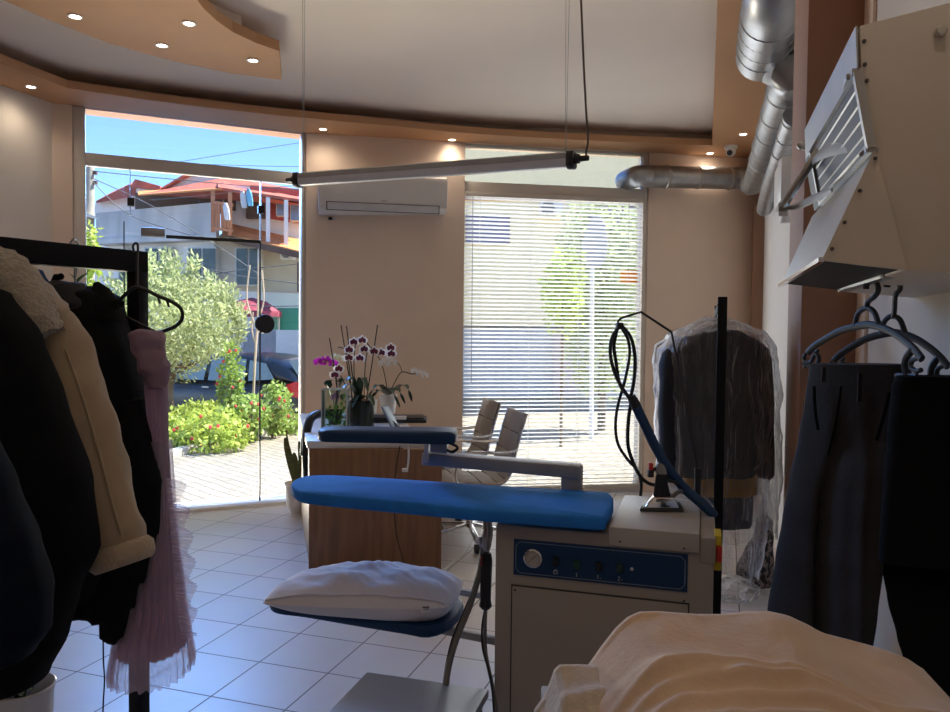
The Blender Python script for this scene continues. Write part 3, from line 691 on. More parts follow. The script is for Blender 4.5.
for (x, y) in ((335, 357), (340, 358.5)): p = at(x, y, d0 + .03); flower(t, p, tocam(p) + V((.3, 0, .2)), .03, mat('petal_cream', (.75, .75, .55), .6, trans=.2), None, 'small cream flower')
mb = MB()
for (a_, b_, w) in (((350, 385), (341, 390), .03), ((362, 378), (368, 392), .03), ((352, 378), (346, 382), .026), ((368, 396), (374, 406), .03), ((345, 395), (342, 400), .026), ((358, 395), (352, 408), .03)):
    strap_leaf(mb, top, at(*a_, d0 - .05), at(*b_, d0 - .08), w)
mb.build('leaves', M_leafd, t, smooth=60)
# magenta orchid at the left
c = ond(335, 424); d0 = (c - CAM).dot(FW); t = thing('orchid_plant', 'magenta orchid at the left of the desk with two bright blooms', 'orchid', c, 'potted orchids on the desk')
pot(t, c, .045, .055, .1, M_potd); top = c + V((0, 0, .09))
MB().tube(smooth_path([top] + px_path([(337, 385), (334, 368), (329, 362), (320, 361)], d0), 6), .004, 6).build('stem', M_stem, t)
for (x, y, r) in ((318.5, 362, .035), (323, 361, .035), (328, 361.5, .042), (333, 363, .035)): p = at(x, y, d0); flower(t, p, tocam(p) + V((rnd.uniform(-.4, .4), 0, -.1)), r, M_pm)
p = at(335, 397, d0); flower(t, p, tocam(p), .03, mat('petal_lilac', (.45, .2, .42), .6, trans=.2), None, 'lilac flower')
mb = MB(); strap_leaf(mb, top, at(328, 385, d0), at(333, 380, d0 - .04), .03); strap_leaf(mb, top, at(342, 380, d0), at(336, 384, d0), .03); mb.build('leaves', M_leafd, t, smooth=60)
# glass vase with bright green plant
c = ond(334, 437); d0 = (c - CAM).dot(FW); t = thing('glass_vase', 'clear rectangular glass vase with green plant at the front of the desk', 'vase', c)
vL, vR = at(321.5, 437, d0), at(346.5, 437, d0); hgt = V((0, 0, (437 - 389.5) / F * d0)); fd = FW * .1
M_vase = glassmat('vase_glass', (.9, .95, .93), 1.2); M_vedge = mat('glass_edge', (.75, .8, .78), .15, alpha=.55)
mb = MB(); nW = 4
for a, b in ((vL, vR), (vR, vR + fd), (vR + fd, vL + fd), (vL + fd, vL)):
    mb.prism([a, b, b + hgt, a + hgt], (b - a).cross(UP).normalized() * .004)
mb.build('glass', M_vase, t)
mb = MB()
for q in (vL, vR, vR + fd, vL + fd): mb.bar(q, q + hgt, .007, .007)
for a, b in ((vL, vR), (vR, vR + fd), (vR + fd, vL + fd), (vL + fd, vL)): mb.bar(a + hgt, b + hgt, .006, .008)
mb.build('rim', M_vedge, t)
M_lg = mat('bright_leaf', (.16, .36, .05), .5, var=.35, nscale=20, trans=.3); mb = MB(); mm = (vL + vR) / 2 + fd * .5
for i in range(60):
    a = rnd.uniform(0, 2 * PI); b = rnd.uniform(.1, .9); p = mm + RT * rnd.uniform(-.06, .06) + FW * rnd.uniform(-.035, .035) + V((0, 0, .01 + .16 * rnd.random() ** 1.3))
    q = p + V((math.cos(a) * .02, math.sin(a) * .02, .03 * b)); strap_leaf(mb, p, p.lerp(q, .5) + V((0, 0, .006)), q, .009, 3)
for (x, y) in ((344, 393), (346, 398), (341, 401), (337, 404), (343, 405)):
    p = at(x - 3, y + 16, d0 + .05); strap_leaf(mb, p, at(x, y + 6, d0 + .05), at(x, y, d0 + .05), .014, 5)
mb.build('plant', M_lg, t, smooth=60)
MB().prism([vL + RT * .008 + FW * .01, vR - RT * .008 + FW * .01, vR - RT * .008 + FW * .09, vL + RT * .008 + FW * .09], V((0, 0, .025))).build('gravel', mat('gravel_grey', (.25, .25, .22), .9, var=.4, nscale=80, bump=.5), t)
# white patterned cup between the pots
c = ond(371, 416); o = pot(None, c, .04, .05, .13, mat('cup_white', (.7, .7, .66), .4)); o.name = 'ceramic_cup'; tag(o, 'white cup between the dark pot and the white orchid pot', 'cup')
# ------------------------------------------------------------------ office chairs (built at the origin, facing +X)
M_lea = mat('taupe_leather', (.37, .33, .29), .5, bump=.06, bscale=80); 
def ribs(t, n): return .010 * abs(math.sin(PI * n * t)) ** .5
ch = thing('office_chair', 'nearer taupe ribbed office chair with chrome arms, standing beside the desk before the blind', 'chair', (0, 0, 0), 'taupe office chairs by the desk')
cp = smooth_path([V((.25, 0, .405)), V((.21, 0, .435)), V((.08, 0, .445)), V((-.08, 0, .43)), V((-.17, 0, .44)), V((-.225, 0, .50)), V((-.25, 0, .60)), V((-.29, 0, .75)), V((-.335, 0, .90))], 12)
fr = frames(cp); n = len(cp); rings = []
for i, (p, (t_, u, w)) in enumerate(zip(cp, fr)):
    x = i / (n - 1); nn = V((-t_.z, 0, t_.x)); nn = nn if nn.z > 0 or x > .5 else -nn
    nn = V((t_.z, 0, -t_.x)); th = .012 + ribs(x, 9) * 1.5; hw = .235 * (1 - .06 * x)
    rings.append([p + V((0, -hw, 0)), p + V((0, -hw, 0)) + nn * th * .5 + V((0, .01, 0)), p + nn * th, p + V((0, hw - .01, 0)) + nn * th * .5, p + V((0, hw, 0)), p + V((0, hw - .01, 0)) - nn * th * .5, p - nn * th, p + V((0, -hw + .01, 0)) - nn * th * .5])
MB().loft(rings).build('seat_shell', M_lea, ch, smooth=50)
for k in range(1, 9):
    i = round((n - 1) * k / 9); p = cp[i]; nn = V((fr[i][0].z, 0, -fr[i][0].x)); MB().tube([p + nn * .0135 * sg + V((0, y, 0)) for sg in (1,) for y in (-.22, .22)], .003, 6).build('seam', mat('seam_dark', (.08, .07, .06), .8), ch); MB().tube([p - nn * .0135 + V((0, y, 0)) for y in (-.22, .22)], .003, 6).build('seam', mat('seam_dark', (.08, .07, .06), .8), ch)
for s in (-1, 1):
    MB().tube([p + V((0, s * (.24 - .014 * (i / (n - 1))), 0)) for i, p in enumerate(cp)], .011, 8).build('side_rail', M_chrome, ch)
    MB().tube(smooth_path([V((.12, s * .25, .43)), V((.15, s * .27, .5)), V((.12, s * .275, .62)), V((.04, s * .275, .655)), V((-.16, s * .27, .645)), V((-.27, s * .245, .66))], 6), .012, 8, flat=.6).build('armrest', M_chrome, ch)
MB().box((-.0, 0, .41), (.2, .44, .02)).build('crossbar', M_chrome, ch, bevel=.004)
MB().tube([V((0, 0, .42)), V((0, 0, .3)), V((0, 0, .3)), V((0, 0, .1))], [.028, .028, .018, .025], 16).build('column', M_chrome, ch)
for k in range(5):
    a = 2 * PI * k / 5 + .3; e = V((math.cos(a), math.sin(a), 0))
    MB().bar(e * .02 + V((0, 0, .12)), e * .3 + V((0, 0, .075)), .035, .022).build('base_leg', M_chrome, ch, bevel=.004)
    MB().cyl(e * .3 + V((0, 0, .03)) - e.cross(UP) * .022, e * .3 + V((0, 0, .03)) + e.cross(UP) * .022, .03, 14).build('caster', M_blackplastic, ch)
pc = onz(469, 541, 0); ch.location = pc; ch.rotation_euler.z = YAW + PI + .22; BASE[ch.name] = tuple(pc)
p2 = at(450, 520, 6.05); p2.z = 0
copy_tree(ch, p2, 'farther taupe ribbed office chair, half hidden behind the nearer chair', YAW + PI + .25)
# ================================================================== ironing station
M_cab = mat('cabinet_beige', (.40, .35, .30), .45, var=.02); M_cabt = mat('cabinet_top_metal', (.50, .46, .41), .4, .0, var=.03)
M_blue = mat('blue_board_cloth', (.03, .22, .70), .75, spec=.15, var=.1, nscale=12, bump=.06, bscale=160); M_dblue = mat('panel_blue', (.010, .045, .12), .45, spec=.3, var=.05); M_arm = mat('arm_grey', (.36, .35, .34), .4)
YC = 2.21
def m(px, py, dy=0.0): return onY(px, py, YC + dy)
cz = m(494.7, 524).z; XA, XB = m(494.7, 600).x, m(713, 600).x; YE = YC + .46
it = thing('ironing_station', 'beige steam ironing station with blue padded boards and control panel', 'ironing table', V(((XA + XB) / 2, YC + .2, 0)))
MB().bbox((XA, YC, .06), (XB, YE, cz)).build('cabinet', M_cab, it, bevel=.006)
XP0, XP1 = m(608.7, 560).x, m(699, 560).x; pz = m(608.7, 525.6).z
MB().bbox((XP0, YC - .012, m(640, 547).z), (XP1, YE - .02, pz)).build('iron_platform', M_cabt, it, bevel=.004)
MB().bbox((XP1 + .002, YC - .004, cz - .06), (XB + .004, YE - .04, pz - .01)).build('side_cover', M_cab, it, bevel=.004)
dpl = MB().bbox((m(512.6, 600).x, YC - .008, .09), (m(688, 600).x, YC + .002, m(512.6, 585.5).z)).build('door_panel', M_cab, it, bevel=.002)
x0, x1 = m(512.6, 600).x, m(688, 600).x; zt_ = m(512.6, 585.5).z
MB().bbox((x0 - .004, YC - .003, .085), (x1 + .004, YC + .002, zt_ + .004)).build('door_gap', M_darkin, it)
zc0, zc1 = m(514, 574).z, m(514, 538.5).z; xc0, xc1 = m(514, 555).x, m(687.6, 575).x
cpn = MB().bbox((xc0, YC - .004, zc0), (xc1, YC + .002, zc1)).build('control_panel', M_dblue, it)
mb = MB(); e = .007; yf = YC - .0045
for a, b in (((xc0 + e + .012, zc1 - e), (xc1 - e - .012, zc1 - e)), ((xc0 + e + .012, zc0 + e), (xc1 - e - .012, zc0 + e)), ((xc0 + e, zc0 + e + .012), (xc0 + e, zc1 - e - .012)), ((xc1 - e, zc0 + e + .012), (xc1 - e, zc1 - e - .012)),
             ((xc0 + e, zc1 - e - .012), (xc0 + e + .012, zc1 - e)), ((xc0 + e, zc0 + e + .012), (xc0 + e + .012, zc0 + e)), ((xc1 - e, zc1 - e - .012), (xc1 - e - .012, zc1 - e)), ((xc1 - e, zc0 + e + .012), (xc1 - e - .012, zc0 + e))):
    mb.bar(V((a[0], yf, a[1])), V((b[0], yf, b[1])), .0014, .001)
M_line = mat('panel_print', (.35, .42, .5), .5); mb.build('border_line', M_line, cpn)
g = m(533.5, 557.5); RX = Matrix.Rotation(PI / 2, 3, 'X')
ga = MB().lathe([(.028, -.003), (.028, .012), (.024, .014), (.022, .008), (.001, .008)], g, 32, RX).build('gauge', M_chrome, cpn)
MB().lathe([(.0222, .0085), (.001, .0088)], g, 28, RX).build('dial', mat('dial_grey', (.5, .47, .42), .5), ga)
gy = YC - .0095
mb = MB().bar(V((g.x - .013, gy, g.z - .011)), V((g.x + .011, gy, g.z + .009)), .003, .001)
for k in range(11):
    a = math.radians(225 - 27 * k); mb.bar(V((g.x + .017 * math.cos(a), gy, g.z + .017 * math.sin(a))), V((g.x + .020 * math.cos(a), gy, g.z + .020 * math.sin(a))), .0014, .001)
mb.build('needle', M_blackplastic, ga)
def glyph(strokes, x, z, s):
    mb = MB()
    for l in strokes:
        for a, b in zip(l, l[1:]): mb.bar(V((x + a[0] * s, yf - .0006, z + a[1] * s)), V((x + b[0] * s, yf - .0006, z + b[1] * s)), .0016, .001)
    return mb
M_sw = mat('switch_black', (.01, .012, .016), .35); M_swg = mat('switch_green', (.012, .05, .035), .3)
for (px, py, mm_, gl_) in ((556, 561, M_sw, [[(-.5, 0), (.5, 0), (.5, .7), (-.5, .7), (-.5, 0)], [(-.3, .7), (-.3, 1), (.3, 1), (.3, .7)]]), (577, 564, M_swg, [[(-.2, .7), (0, 1), (0, 0)]]),
                           (599, 566, M_sw, [[(-.4, .7), (-.2, 1), (-.2, 0)], [(.4, .2), (.6, .2)]]), (620, 567.5, M_swg, [[(-.4, .8), (-.2, 1), (0, .8), (0, .6), (-.4, 0), (.05, 0)], [(.45, .2), (.65, .2)]])):
    q = m(px, py); s_o = MB().bbox((q.x - .009, YC - .011, q.z - .013), (q.x + .009, YC - .002, q.z + .013)).build('switch', mm_, cpn, bevel=.0015)
    glyph(gl_, q.x, q.z - .036, .011).build('switch_mark', mat('panel_white', (.62, .66, .7), .5), cpn)
q = m(632, 568.5); MB().lathe([(.005, 0), (.005, .005), (.001, .006)], q, 12, RX).build('pilot_lamp', mat('lamp_pale', (.6, .62, .65), .3), cpn)
for (px, py) in ((620, 541.5), (684, 548.5), (515, 590), (684, 601)): q = m(px, py, -.013 if py < 560 else -.008); MB().lathe([(.003, 0), (.003, .002), (.001, .003)], q, 8, RX).build('screw', M_darkin, it)
q = V((XB, YC + .04, m(715, 555).z)); MB().bbox((q.x, q.y - .02, q.z - .05), (q.x + .02, q.y + .06, q.z + .05)).build('main_switch', mat('yellow_switch', (.75, .55, .03), .45), it, bevel=.004)
MB().bbox((q.x + .006, q.y - .034, q.z - .022), (q.x + .022, q.y - .018, q.z + .022)).build('switch_knob', mat('red_knob', (.6, .03, .02), .4), it, bevel=.003)
for sx in (XA + .05, XB - .05):
    for sy in (YC + .05, YE - .05): MB().cyl((sx, sy, 0), (sx, sy, .062), .022, 14).build('foot', M_blackplastic, it)
# main board
ZB = .925
out_ = [(291, 484), (294, 479.5), (302, 476.5), (318, 475.2), (345, 475.8), (440, 481.5), (530, 487.5), (600, 491.8), (610, 493.5), (613.5, 498), (612, 506), (606, 515), (600, 517.5), (540, 513.5), (479, 509.2), (378, 500), (312, 493.5), (297, 490)]
pl_ = [onz(x, y, ZB) for x, y in out_]
pl_ = smooth_path(pl_, 3, True); cm = sum(pl_, V()) / len(pl_)
def padded(pts, z1, z0, r=.012):
    cm = sum(pts, V()) / len(pts); L = []
    for ins, z in ((.5, z1 + .003), (r * 1.6, z1 + .001), (r * .5, z1 - r * .35), (0, z1 - r), (0, z0 + r * .6), (r * .6, z0), (.5, z0)):
        L.append([V((p.x, p.y, z)) + (V((cm.x, cm.y, z)) - V((p.x, p.y, z))) * (ins if ins == .5 else min(.45, ins / max(.02, (V((cm.x, cm.y, 0)) - V((p.x, p.y, 0))).length))) for p in pts])
    return MB().loft(L)
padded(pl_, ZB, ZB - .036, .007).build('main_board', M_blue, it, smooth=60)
mb = MB(); bA = onz(500, 505, ZB - .045); mb.box((XA + .12, YC + .2, (cz + ZB - .04) / 2), (.2, .2, ZB - .04 - cz)); mb.build('board_mount', M_arm, it)
mb = MB(); mb.bar(onz(470, 497, ZB - .055), onz(560, 505, ZB - .055), .06, .02); mb.build('board_rail', M_arm, it)
# sleeve board and its arm
ZV = 1.13
so_ = [(318, 428), (321, 425.8), (332, 425.0), (400, 425.5), (452, 426.2), (457, 428), (456, 431), (448, 432), (400, 431.2), (332, 430), (321, 429.5)]
ps = smooth_path([onz(x, y + 1.0, ZV) for x, y in so_], 3, True)
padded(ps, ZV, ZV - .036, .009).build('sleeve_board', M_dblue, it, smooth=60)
p0_, p1_ = at(426, 436, 2.6), at(446, 437, 2.56); MB().prism([at(428, 437, 2.57), at(457, 437.5, 2.53), at(452, 442.5, 2.54), at(431, 441.5, 2.57)], FW * .09).build('sleeve_pad', M_dblue, it, bevel=.004)
MB().prism([at(430, 440, 2.6), at(447, 440.5, 2.58), at(447, 454, 2.58), at(430, 452, 2.6)], FW * .17).build('arm_head', M_arm, it, bevel=.004)
bl0, bl1 = at(425, 457.5, 2.74), at(580, 471, 2.59)
MB().bar(bl0, bl1, .075, .042).build('swing_arm', M_arm, it, bevel=.004)
MB().prism([at(424, 440, 2.63), at(428, 440, 2.63), at(428, 463, 2.63), at(424, 463, 2.63)], FW * .14).build('arm_plate', mat('arm_white', (.7, .69, .67), .4), it)
po = at(572, 480, 2.60); MB().bbox((po.x - .033, po.y - .033, cz - .01), (po.x + .033, po.y + .033, bl1.z + .02)).build('arm_post', M_arm, it, bevel=.008)
MB().tube(smooth_path([at(445, 441, 2.53), at(456, 446, 2.5), at(457, 449, 2.5), at(452, 452, 2.5), at(447, 450, 2.52)], 5), .005, 6).build('cable_loop', M_blackplastic, it)
# lower tray with arms
ZY = .53
tr = [(270, 600.5), (274, 595), (300, 588), (360, 584), (440, 589), (460, 597), (463, 606), (452, 620), (430, 628.5), (405, 625), (350, 616.5), (304, 608.5), (277, 605)]
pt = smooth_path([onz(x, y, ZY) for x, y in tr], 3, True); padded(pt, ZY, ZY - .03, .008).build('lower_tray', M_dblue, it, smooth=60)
for (a, b) in (((424, 626), (497, 641)), ((452, 590), (488, 596.5))):
    pa, pb = onz(*a, ZY - .042), onz(*b, ZY - .042); MB().bar(pa, pb, .022, .022).build('tray_arm', M_arm, it, bevel=.002)
# pillow
pw_c = onz(366, 606, ZY); pl0, pl1 = onz(276, 598, ZY), onz(459, 612, ZY); axp = (pl1 - pl0); hl = axp.length / 2; axp.normalize(); sdp = UP.cross(axp)
pcen = (pl0 + pl1) / 2 + sdp * .0; t = thing('pillow', 'white wrinkled pillow with a small tag lying on the lower blue tray', 'pillow', pcen)
hw_ = .155
def pillow_pt(u, v, top):
    w = (1 - abs(u) ** 3.5) ** .55 * (1 - abs(v) ** 3.0) ** .6
    h = .098 * (1 - .42 * max(0, -u - .1)) * (1 - .1 * max(0, u))
    sh = 1 - .08 * (u * u) ; x = u * hl * (1.0 - .05 * v * v); y = v * hw_ * (1 - .12 * abs(u) ** 3)
    wr = .004 * math.sin(9 * u + 7 * v + 4 * nz((u * 2, v * 2, 1))) + .010 * nz((u * 3, v * 2, 4)) + .006 * nz((u * 13 + v * 7, v * 3, 9))
    z = (.035 + .035 * (1 - w)) if False else 0
    edge = .045 + .015 * u
    if top: z = edge + (h - edge * .3 + wr) * w
    else: z = edge - (edge - .004) * min(1, w * 1.8)
    return pcen + axp * x + sdp * y + V((0, 0, z))
for top, nm in ((1, 'pillow_top'), ):
    mb = MB(); NU, NV = 72, 40; 
    for tp in (1, 0):
        vs = [pillow_pt(-1 + 2 * i / NU, -1 + 2 * j / NV, tp) for i in range(NU + 1) for j in range(NV + 1)]
        fs = [(i * (NV + 1) + j, i * (NV + 1) + j + 1, (i + 1) * (NV + 1) + j + 1, (i + 1) * (NV + 1) + j) for i in range(NU) for j in range(NV)]
        mb.add(vs, fs)
    M_pil2 = mat('pillow_cotton', (.82, .78, .79), .85, bump=.15, bscale=25, var=.03, sheen=.2); mb.build('cover', M_pil2, t, smooth=80)
mb = MB(); mb.tube([pillow_pt(-.97 + 1.94 * i / 60, -.9, 1) + sdp * -.004 + V((0, 0, .002)) for i in range(61)], .0035, 6); mb.build('piping', M_pil2, t)
q = [at(421, 605, 2.36), at(430, 604.5, 2.35), at(430.5, 612, 2.345), at(421, 612.5, 2.35)]
MB().prism(q, FW * .003 - FW * .006).build('tag', mat('tag_white', (.8, .79, .78), .7), t)
mb = MB(); pts = [at(422.5 + 6.5 * k / 12, 607.5 + .9 * math.sin(k * 2.1), 2.34) for k in range(13)]; mb.tube(smooth_path(pts, 3), .0012, 5)
pts = [at(423, 610, 2.34), at(429, 609.6, 2.34)]; mb.tube(pts, .0008, 5); mb.build('tag_script', mat('ink_grey', (.08, .08, .1), .6), t)
# steam gun hanging at the left of the cabinet
M_hose = mat('grey_hose', (.16, .155, .15), .55); M_chromed = mat('worn_chrome', (.4, .4, .41), .25, 1.0)
dS = 2.36; t = thing('steam_gun', 'black handled steam gun hanging from a chrome hook at the left of the ironing station', 'steam gun', at(486, 580, dS))
MB().tube([at(486, 553, dS), at(486, 560, dS), at(486, 575, dS), at(485.5, 600, dS), at(485.5, 606, dS), at(485.5, 609, dS)], [.016, .02, .018, .0165, .02, .012], 14).build('handle', M_blackplastic, t)
MB().tube([at(486, 520, dS), at(487, 530, dS), at(486, 545, dS), at(486, 553, dS)], [.01, .014, .017, .009], 12).build('valve', M_chromed, t)
MB().tube(smooth_path([at(490, 521, dS), at(491, 531, dS), at(490, 541, dS), at(486, 547, dS), at(481, 545, dS), at(480, 537, dS)], 4), .006, 8).build('hook', M_chromed, t)
MB().box(at(481.5, 561, dS - .02), (.008, .012, .03), YAW).build('trigger', mat('dark_red', (.16, .015, .012), .4), t, bevel=.002)
MB().tube(smooth_path([at(483, 548, dS), at(480, 570, dS), at(470, 605, dS - .02), at(456, 640, dS - .05), at(447, 675, dS - .1), at(447, 700, dS - .15), at(450, 730, dS - .2), at(470, 790, dS - .1)], 6), .0095, 10).build('hose', M_hose, t)
MB().tube(smooth_path([at(481, 548, dS), at(478, 575, dS), at(466, 607, dS - .02), at(452, 640, dS - .05), at(444, 680, dS - .1), at(444, 712, dS - .15), at(455, 780, dS - .1)], 6), .0035, 6).build('cable', M_blackplastic, t)
MB().tube(smooth_path([at(485.5, 609, dS), at(485, 630, dS), at(486, 655, dS), at(493, 690, dS - .05), at(497, 730, dS - .1), at(490, 800, dS - .05)], 6), .006, 8).build('hose', M_hose, t)
MB().tube(smooth_path([at(485, 609, dS), at(482, 628, dS), at(483, 650, dS), at(491, 680, dS - .05), at(494, 712, dS - .1)], 6), .0035, 6).build('cable', M_blackplastic, t)
# iron on the platform
ip = onz(659, 511, pz); t = thing('steam_iron', 'chrome steam iron with a black upright handle standing on the ironing station top', 'iron', ip)
dI = (ip - CAM).dot(FW)
def irow(y, xl, xr, dp, d=dI): return [at(xl, y, d), at(xr, y, d), at(xr - 3, y, d + dp), at(xl + 3, y, d + dp)]
q = irow(514, 639.5, 684, .1); z_ = pz
def flat_(l, z): return [V((p.x, p.y, z)) for p in l]
MB().hexa(flat_(irow(513.5, 639.5, 684, .1), pz + .001) + flat_(irow(513.5, 640, 683, .1), pz + .012)).build('soleplate', mat('sole_dark', (.08, .075, .07), .35, .6), t, bevel=.003)
MB().hexa(flat_(irow(512, 643, 680, .085), pz + .012) + flat_(irow(512, 652, 674, .07, dI + .01), pz + .045)).build('body', M_chrome, t, bevel=.006)
d_ = dI + .03
MB().hexa([at(652.5, 501, d_), at(672, 502, d_), at(672, 502, d_ + .05), at(652.5, 501, d_ + .05), at(656, 474, d_), at(666, 474, d_), at(666, 474, d_ + .04), at(656, 474, d_ + .04)]).build('handle', M_blackplastic, t, bevel=.006, seg=3)
MB().tube([at(661, 474, d_ + .02), at(661, 468, d_ + .02), at(661.5, 464, d_ + .02), at(662, 462.5, d_ + .02)], [.018, .018, .014, .006], 14).build('handle_top', mat('iron_grey', (.33, .32, .31), .4), t)
MB().box(at(650.5, 466.5, d_ + .02), (.014, .02, .024), YAW).build('button', mat('red_knob', (.6, .03, .02), .4), t, bevel=.003); MB().box(at(650.5, 473.5, d_ + .02), (.018, .024, .022), YAW).build('button_case', M_blackplastic, t, bevel=.003)
MB().tube([at(653, 470, d_ + .02), at(657, 468, d_ + .02)], .006, 8).build('lever', M_blackplastic, t)
MB().tube(smooth_path([at(670, 505, d_), at(672, 498, d_ - .01), at(678, 492, d_), at(686, 491, d_ + .03)], 5), .007, 8).build('steam_pipe', M_hose, t)
MB().tube(smooth_path([at(667, 481, d_), at(675, 482, d_), at(682, 487, d_ + .02), at(688, 493, d_ + .03)], 5), .005, 8).build('cable', M_blackplastic, t)
# blue-sleeved hose with loops on the wire stand
dH = dI + .05
hp_ = thing('iron_hose', 'blue sleeved iron hose with black cables looped over the wire holder', 'hose', at(634, 420, dH))
MB().tube(smooth_path([at(634, 402, dH), at(645, 425, dH), at(655, 446, dH), at(668, 468, dH), at(685, 489, dH), at(700, 502, dH - .03), at(716, 517, dH - .05)], 6), [.011] + [.0155] * 34 + [.014] * 1 + [.010], 12).build('sleeve', mat('sleeve_blue', (.012, .05, .13), .6), hp_)
MB().tube([at(631, 396, dH), at(634, 402, dH), at(636.5, 407, dH)], [.013, .016, .016], 12).build('sleeve_end', M_blackplastic, hp_)
for k, l in enumerate(([(620, 326), (612, 338), (610.5, 356), (616, 376), (625, 392), (632, 401)], [(622, 326), (631, 338), (635, 358), (634, 380), (631, 396)], [(618, 326), (614, 345), (616, 362), (620, 385), (630, 398)],
          [(621, 327), (628, 340), (629.5, 356), (625, 380), (618, 405), (615.5, 425), (618, 444), (628, 460), (637, 470), (641, 482), (640.5, 496)], [(632, 396), (628.5, 420), (628, 445), (633, 462), (640, 476), (648, 483), (655, 485)])):
    MB().tube(smooth_path([at(x, y, dH + .006 * k - .01) for x, y in l], 6), .0058 if k != 3 else .0048, 8).build('cable', M_blackplastic, hp_)
MB().box(at(619.5, 326, dH), (.022, .03, .022), YAW).build('clip', M_blackplastic, hp_, bevel=.004)
ws = thing('hose_holder', 'bent black wire hose holder rising from the back of the ironing station', 'holder', at(695, 495, dH + .1))
wpth = [at(697, 470, dH + .08), at(691, 438, dH + .07), at(682, 383, dH + .05), at(674, 345, dH + .03), at(671.5, 332, dH + .03), at(641, 312, dH + .01), at(621, 318, dH), at(618, 321, dH), at(618.5, 324.5, dH), at(621, 325, dH)]
MB().tube(wpth, [.0035] * 4 + [.004] * 6, 7).build('wire', M_dark, ws)
q = at(697.5, 480, dH + .08); MB().tube([V((q.x, q.y, pz - .02)), V((q.x, q.y, at(697, 468, dH + .08).z))], .011, 12).build('socket', M_blackplastic, ws)
# white low table in the foreground
ZL = .42
lt = [onz(367, 671.5, ZL), onz(489, 689, ZL)]; ydir = V((0, -1, 0)); ct = thing('low_table', 'low glossy grey-blue table in the foreground left of the ironing station', 'table', V((lt[0].x, lt[0].y - .3, 0)))
M_lt = mat('glossy_grey', (.42, .50, .68), .3, var=.02)
l0, l1 = lt; e_ = (l1 - l0).normalized(); bck = V((e_.y, -e_.x, 0)); bck = bck if bck.y < 0 else -bck
MB().prism([l0, l1, l1 + bck * .7, l0 + bck * .7], V((0, 0, -.025))).build('top', M_lt, ct, bevel=.004)
for p in (l0 + e_ * .03 + bck * .03, l1 - e_ * .03 + bck * .03, l1 - e_ * .03 + bck * .67, l0 + e_ * .03 + bck * .67):
    MB().bbox((p.x - .015, p.y - .015, 0), (p.x + .015, p.y + .015, ZL - .025)).build('leg', M_arm, ct)
# floor cable near the chair
t = thing('floor_cable', 'thin white cable lying on the tiles between desk and ironing station', 'cable', onz(450, 560, 0))
MB().tube(smooth_path([onz(476, 520, .005), onz(470, 545, .005), onz(455, 560, .005), onz(440, 573, .005)] , 6), .004, 6).build('wire', mat('cable_white', (.75, .74, .72), .5), t)
# ================================================================== left clothes rack
M_rk = mat('black_rack_steel', (.006, .006, .007), .6, var=.1, spec=.2)
rp = at(137.5, 262, 2.04); ra = at(0, 251, 1.74); rdir = (rp - ra); rdir.z = 0; rdir.normalize()
zr = rp.z
r0 = rp - rdir * 1.5
lr = thing('clothes_rack', 'black square-tube clothes rack at the left holding coats and the pink dress', 'clothes rack', V((rp.x, rp.y, 0)))
MB().bar(V((r0.x, r0.y, zr)), V((rp.x, rp.y, zr)) + rdir * .018, .04, .055).build('rail', M_rk, lr, bevel=.002)
for q in (rp, r0):
    MB().bbox((q.x - .019, q.y - .019, .03), (q.x + .019, q.y + .019, zr + .028)).build('post', M_rk, lr, bevel=.002)
    sd = V((rdir.y, -rdir.x, 0)); MB().bar(V((q.x, q.y, .02)) - sd * .25, V((q.x, q.y, .02)) + sd * .25, .04, .04).build('foot', M_rk, lr, bevel=.003)
def onbar(px):   # point on the rail at a picture column
    n = V((rdir.y, -rdir.x, 0)); q = onplane(px, 255, rp, n); return V((q.x, q.y, zr + .03))
def hanger_simple(parent, top, u, w, drop, m, tri=True):
    h = smooth_path([top + u * .02 + V((0, 0, -.03)), top + u * .02, top + V((0, 0, .012)), top - u * .022, top - u * .02 + V((0, 0, -.04)), top + V((0, 0, -.075)), top + V((0, 0, -drop))], 5)
    mb = MB().tube(h, .0025, 7)
    c = top + V((0, 0, -drop)); L, R_ = c - u * w + V((0, 0, -.09)), c + u * w + V((0, 0, -.09))
    mb.tube(smooth_path([c + V((0, 0, -.0)), c.lerp(L, .5) + V((0, 0, .012)), L + V((0, 0, .01)), L - u * .0 + V((0, 0, -.02)), L + u * .04 + V((0, 0, -.035))], 5), .0055, 8)
    mb.tube(smooth_path([c, c.lerp(R_, .5) + V((0, 0, .012)), R_ + V((0, 0, .01)), R_ + V((0, 0, -.02)), R_ - u * .04 + V((0, 0, -.035))], 5), .0055, 8)
    mb.tube([L + u * .04 + V((0, 0, -.035)), R_ - u * .04 + V((0, 0, -.035))], .004, 6)
    return mb.build('hanger', m, parent)
M_coatb = mat('black_wool', (.006, .006, .007), .95, bump=.2, bscale=120, spec=.15, var=.3); M_navy = mat('navy_nylon', (.005, .008, .016), .7, spec=.08, bump=.1, bscale=30, var=.2)
M_tan = mat('tan_suede', (.40, .30, .195), .9, bump=.12, bscale=60, sheen=.4, var=.08, nscale=6); M_fleece = mat('cream_fleece', (.48, .41, .31), .95, bump=.9, bscale=110, sheen=.5, var=.15, nscale=60)
M_jack = mat('black_jacket_cloth', (.006, .006, .007), .9, spec=.2, bump=.2, bscale=90, var=.3)
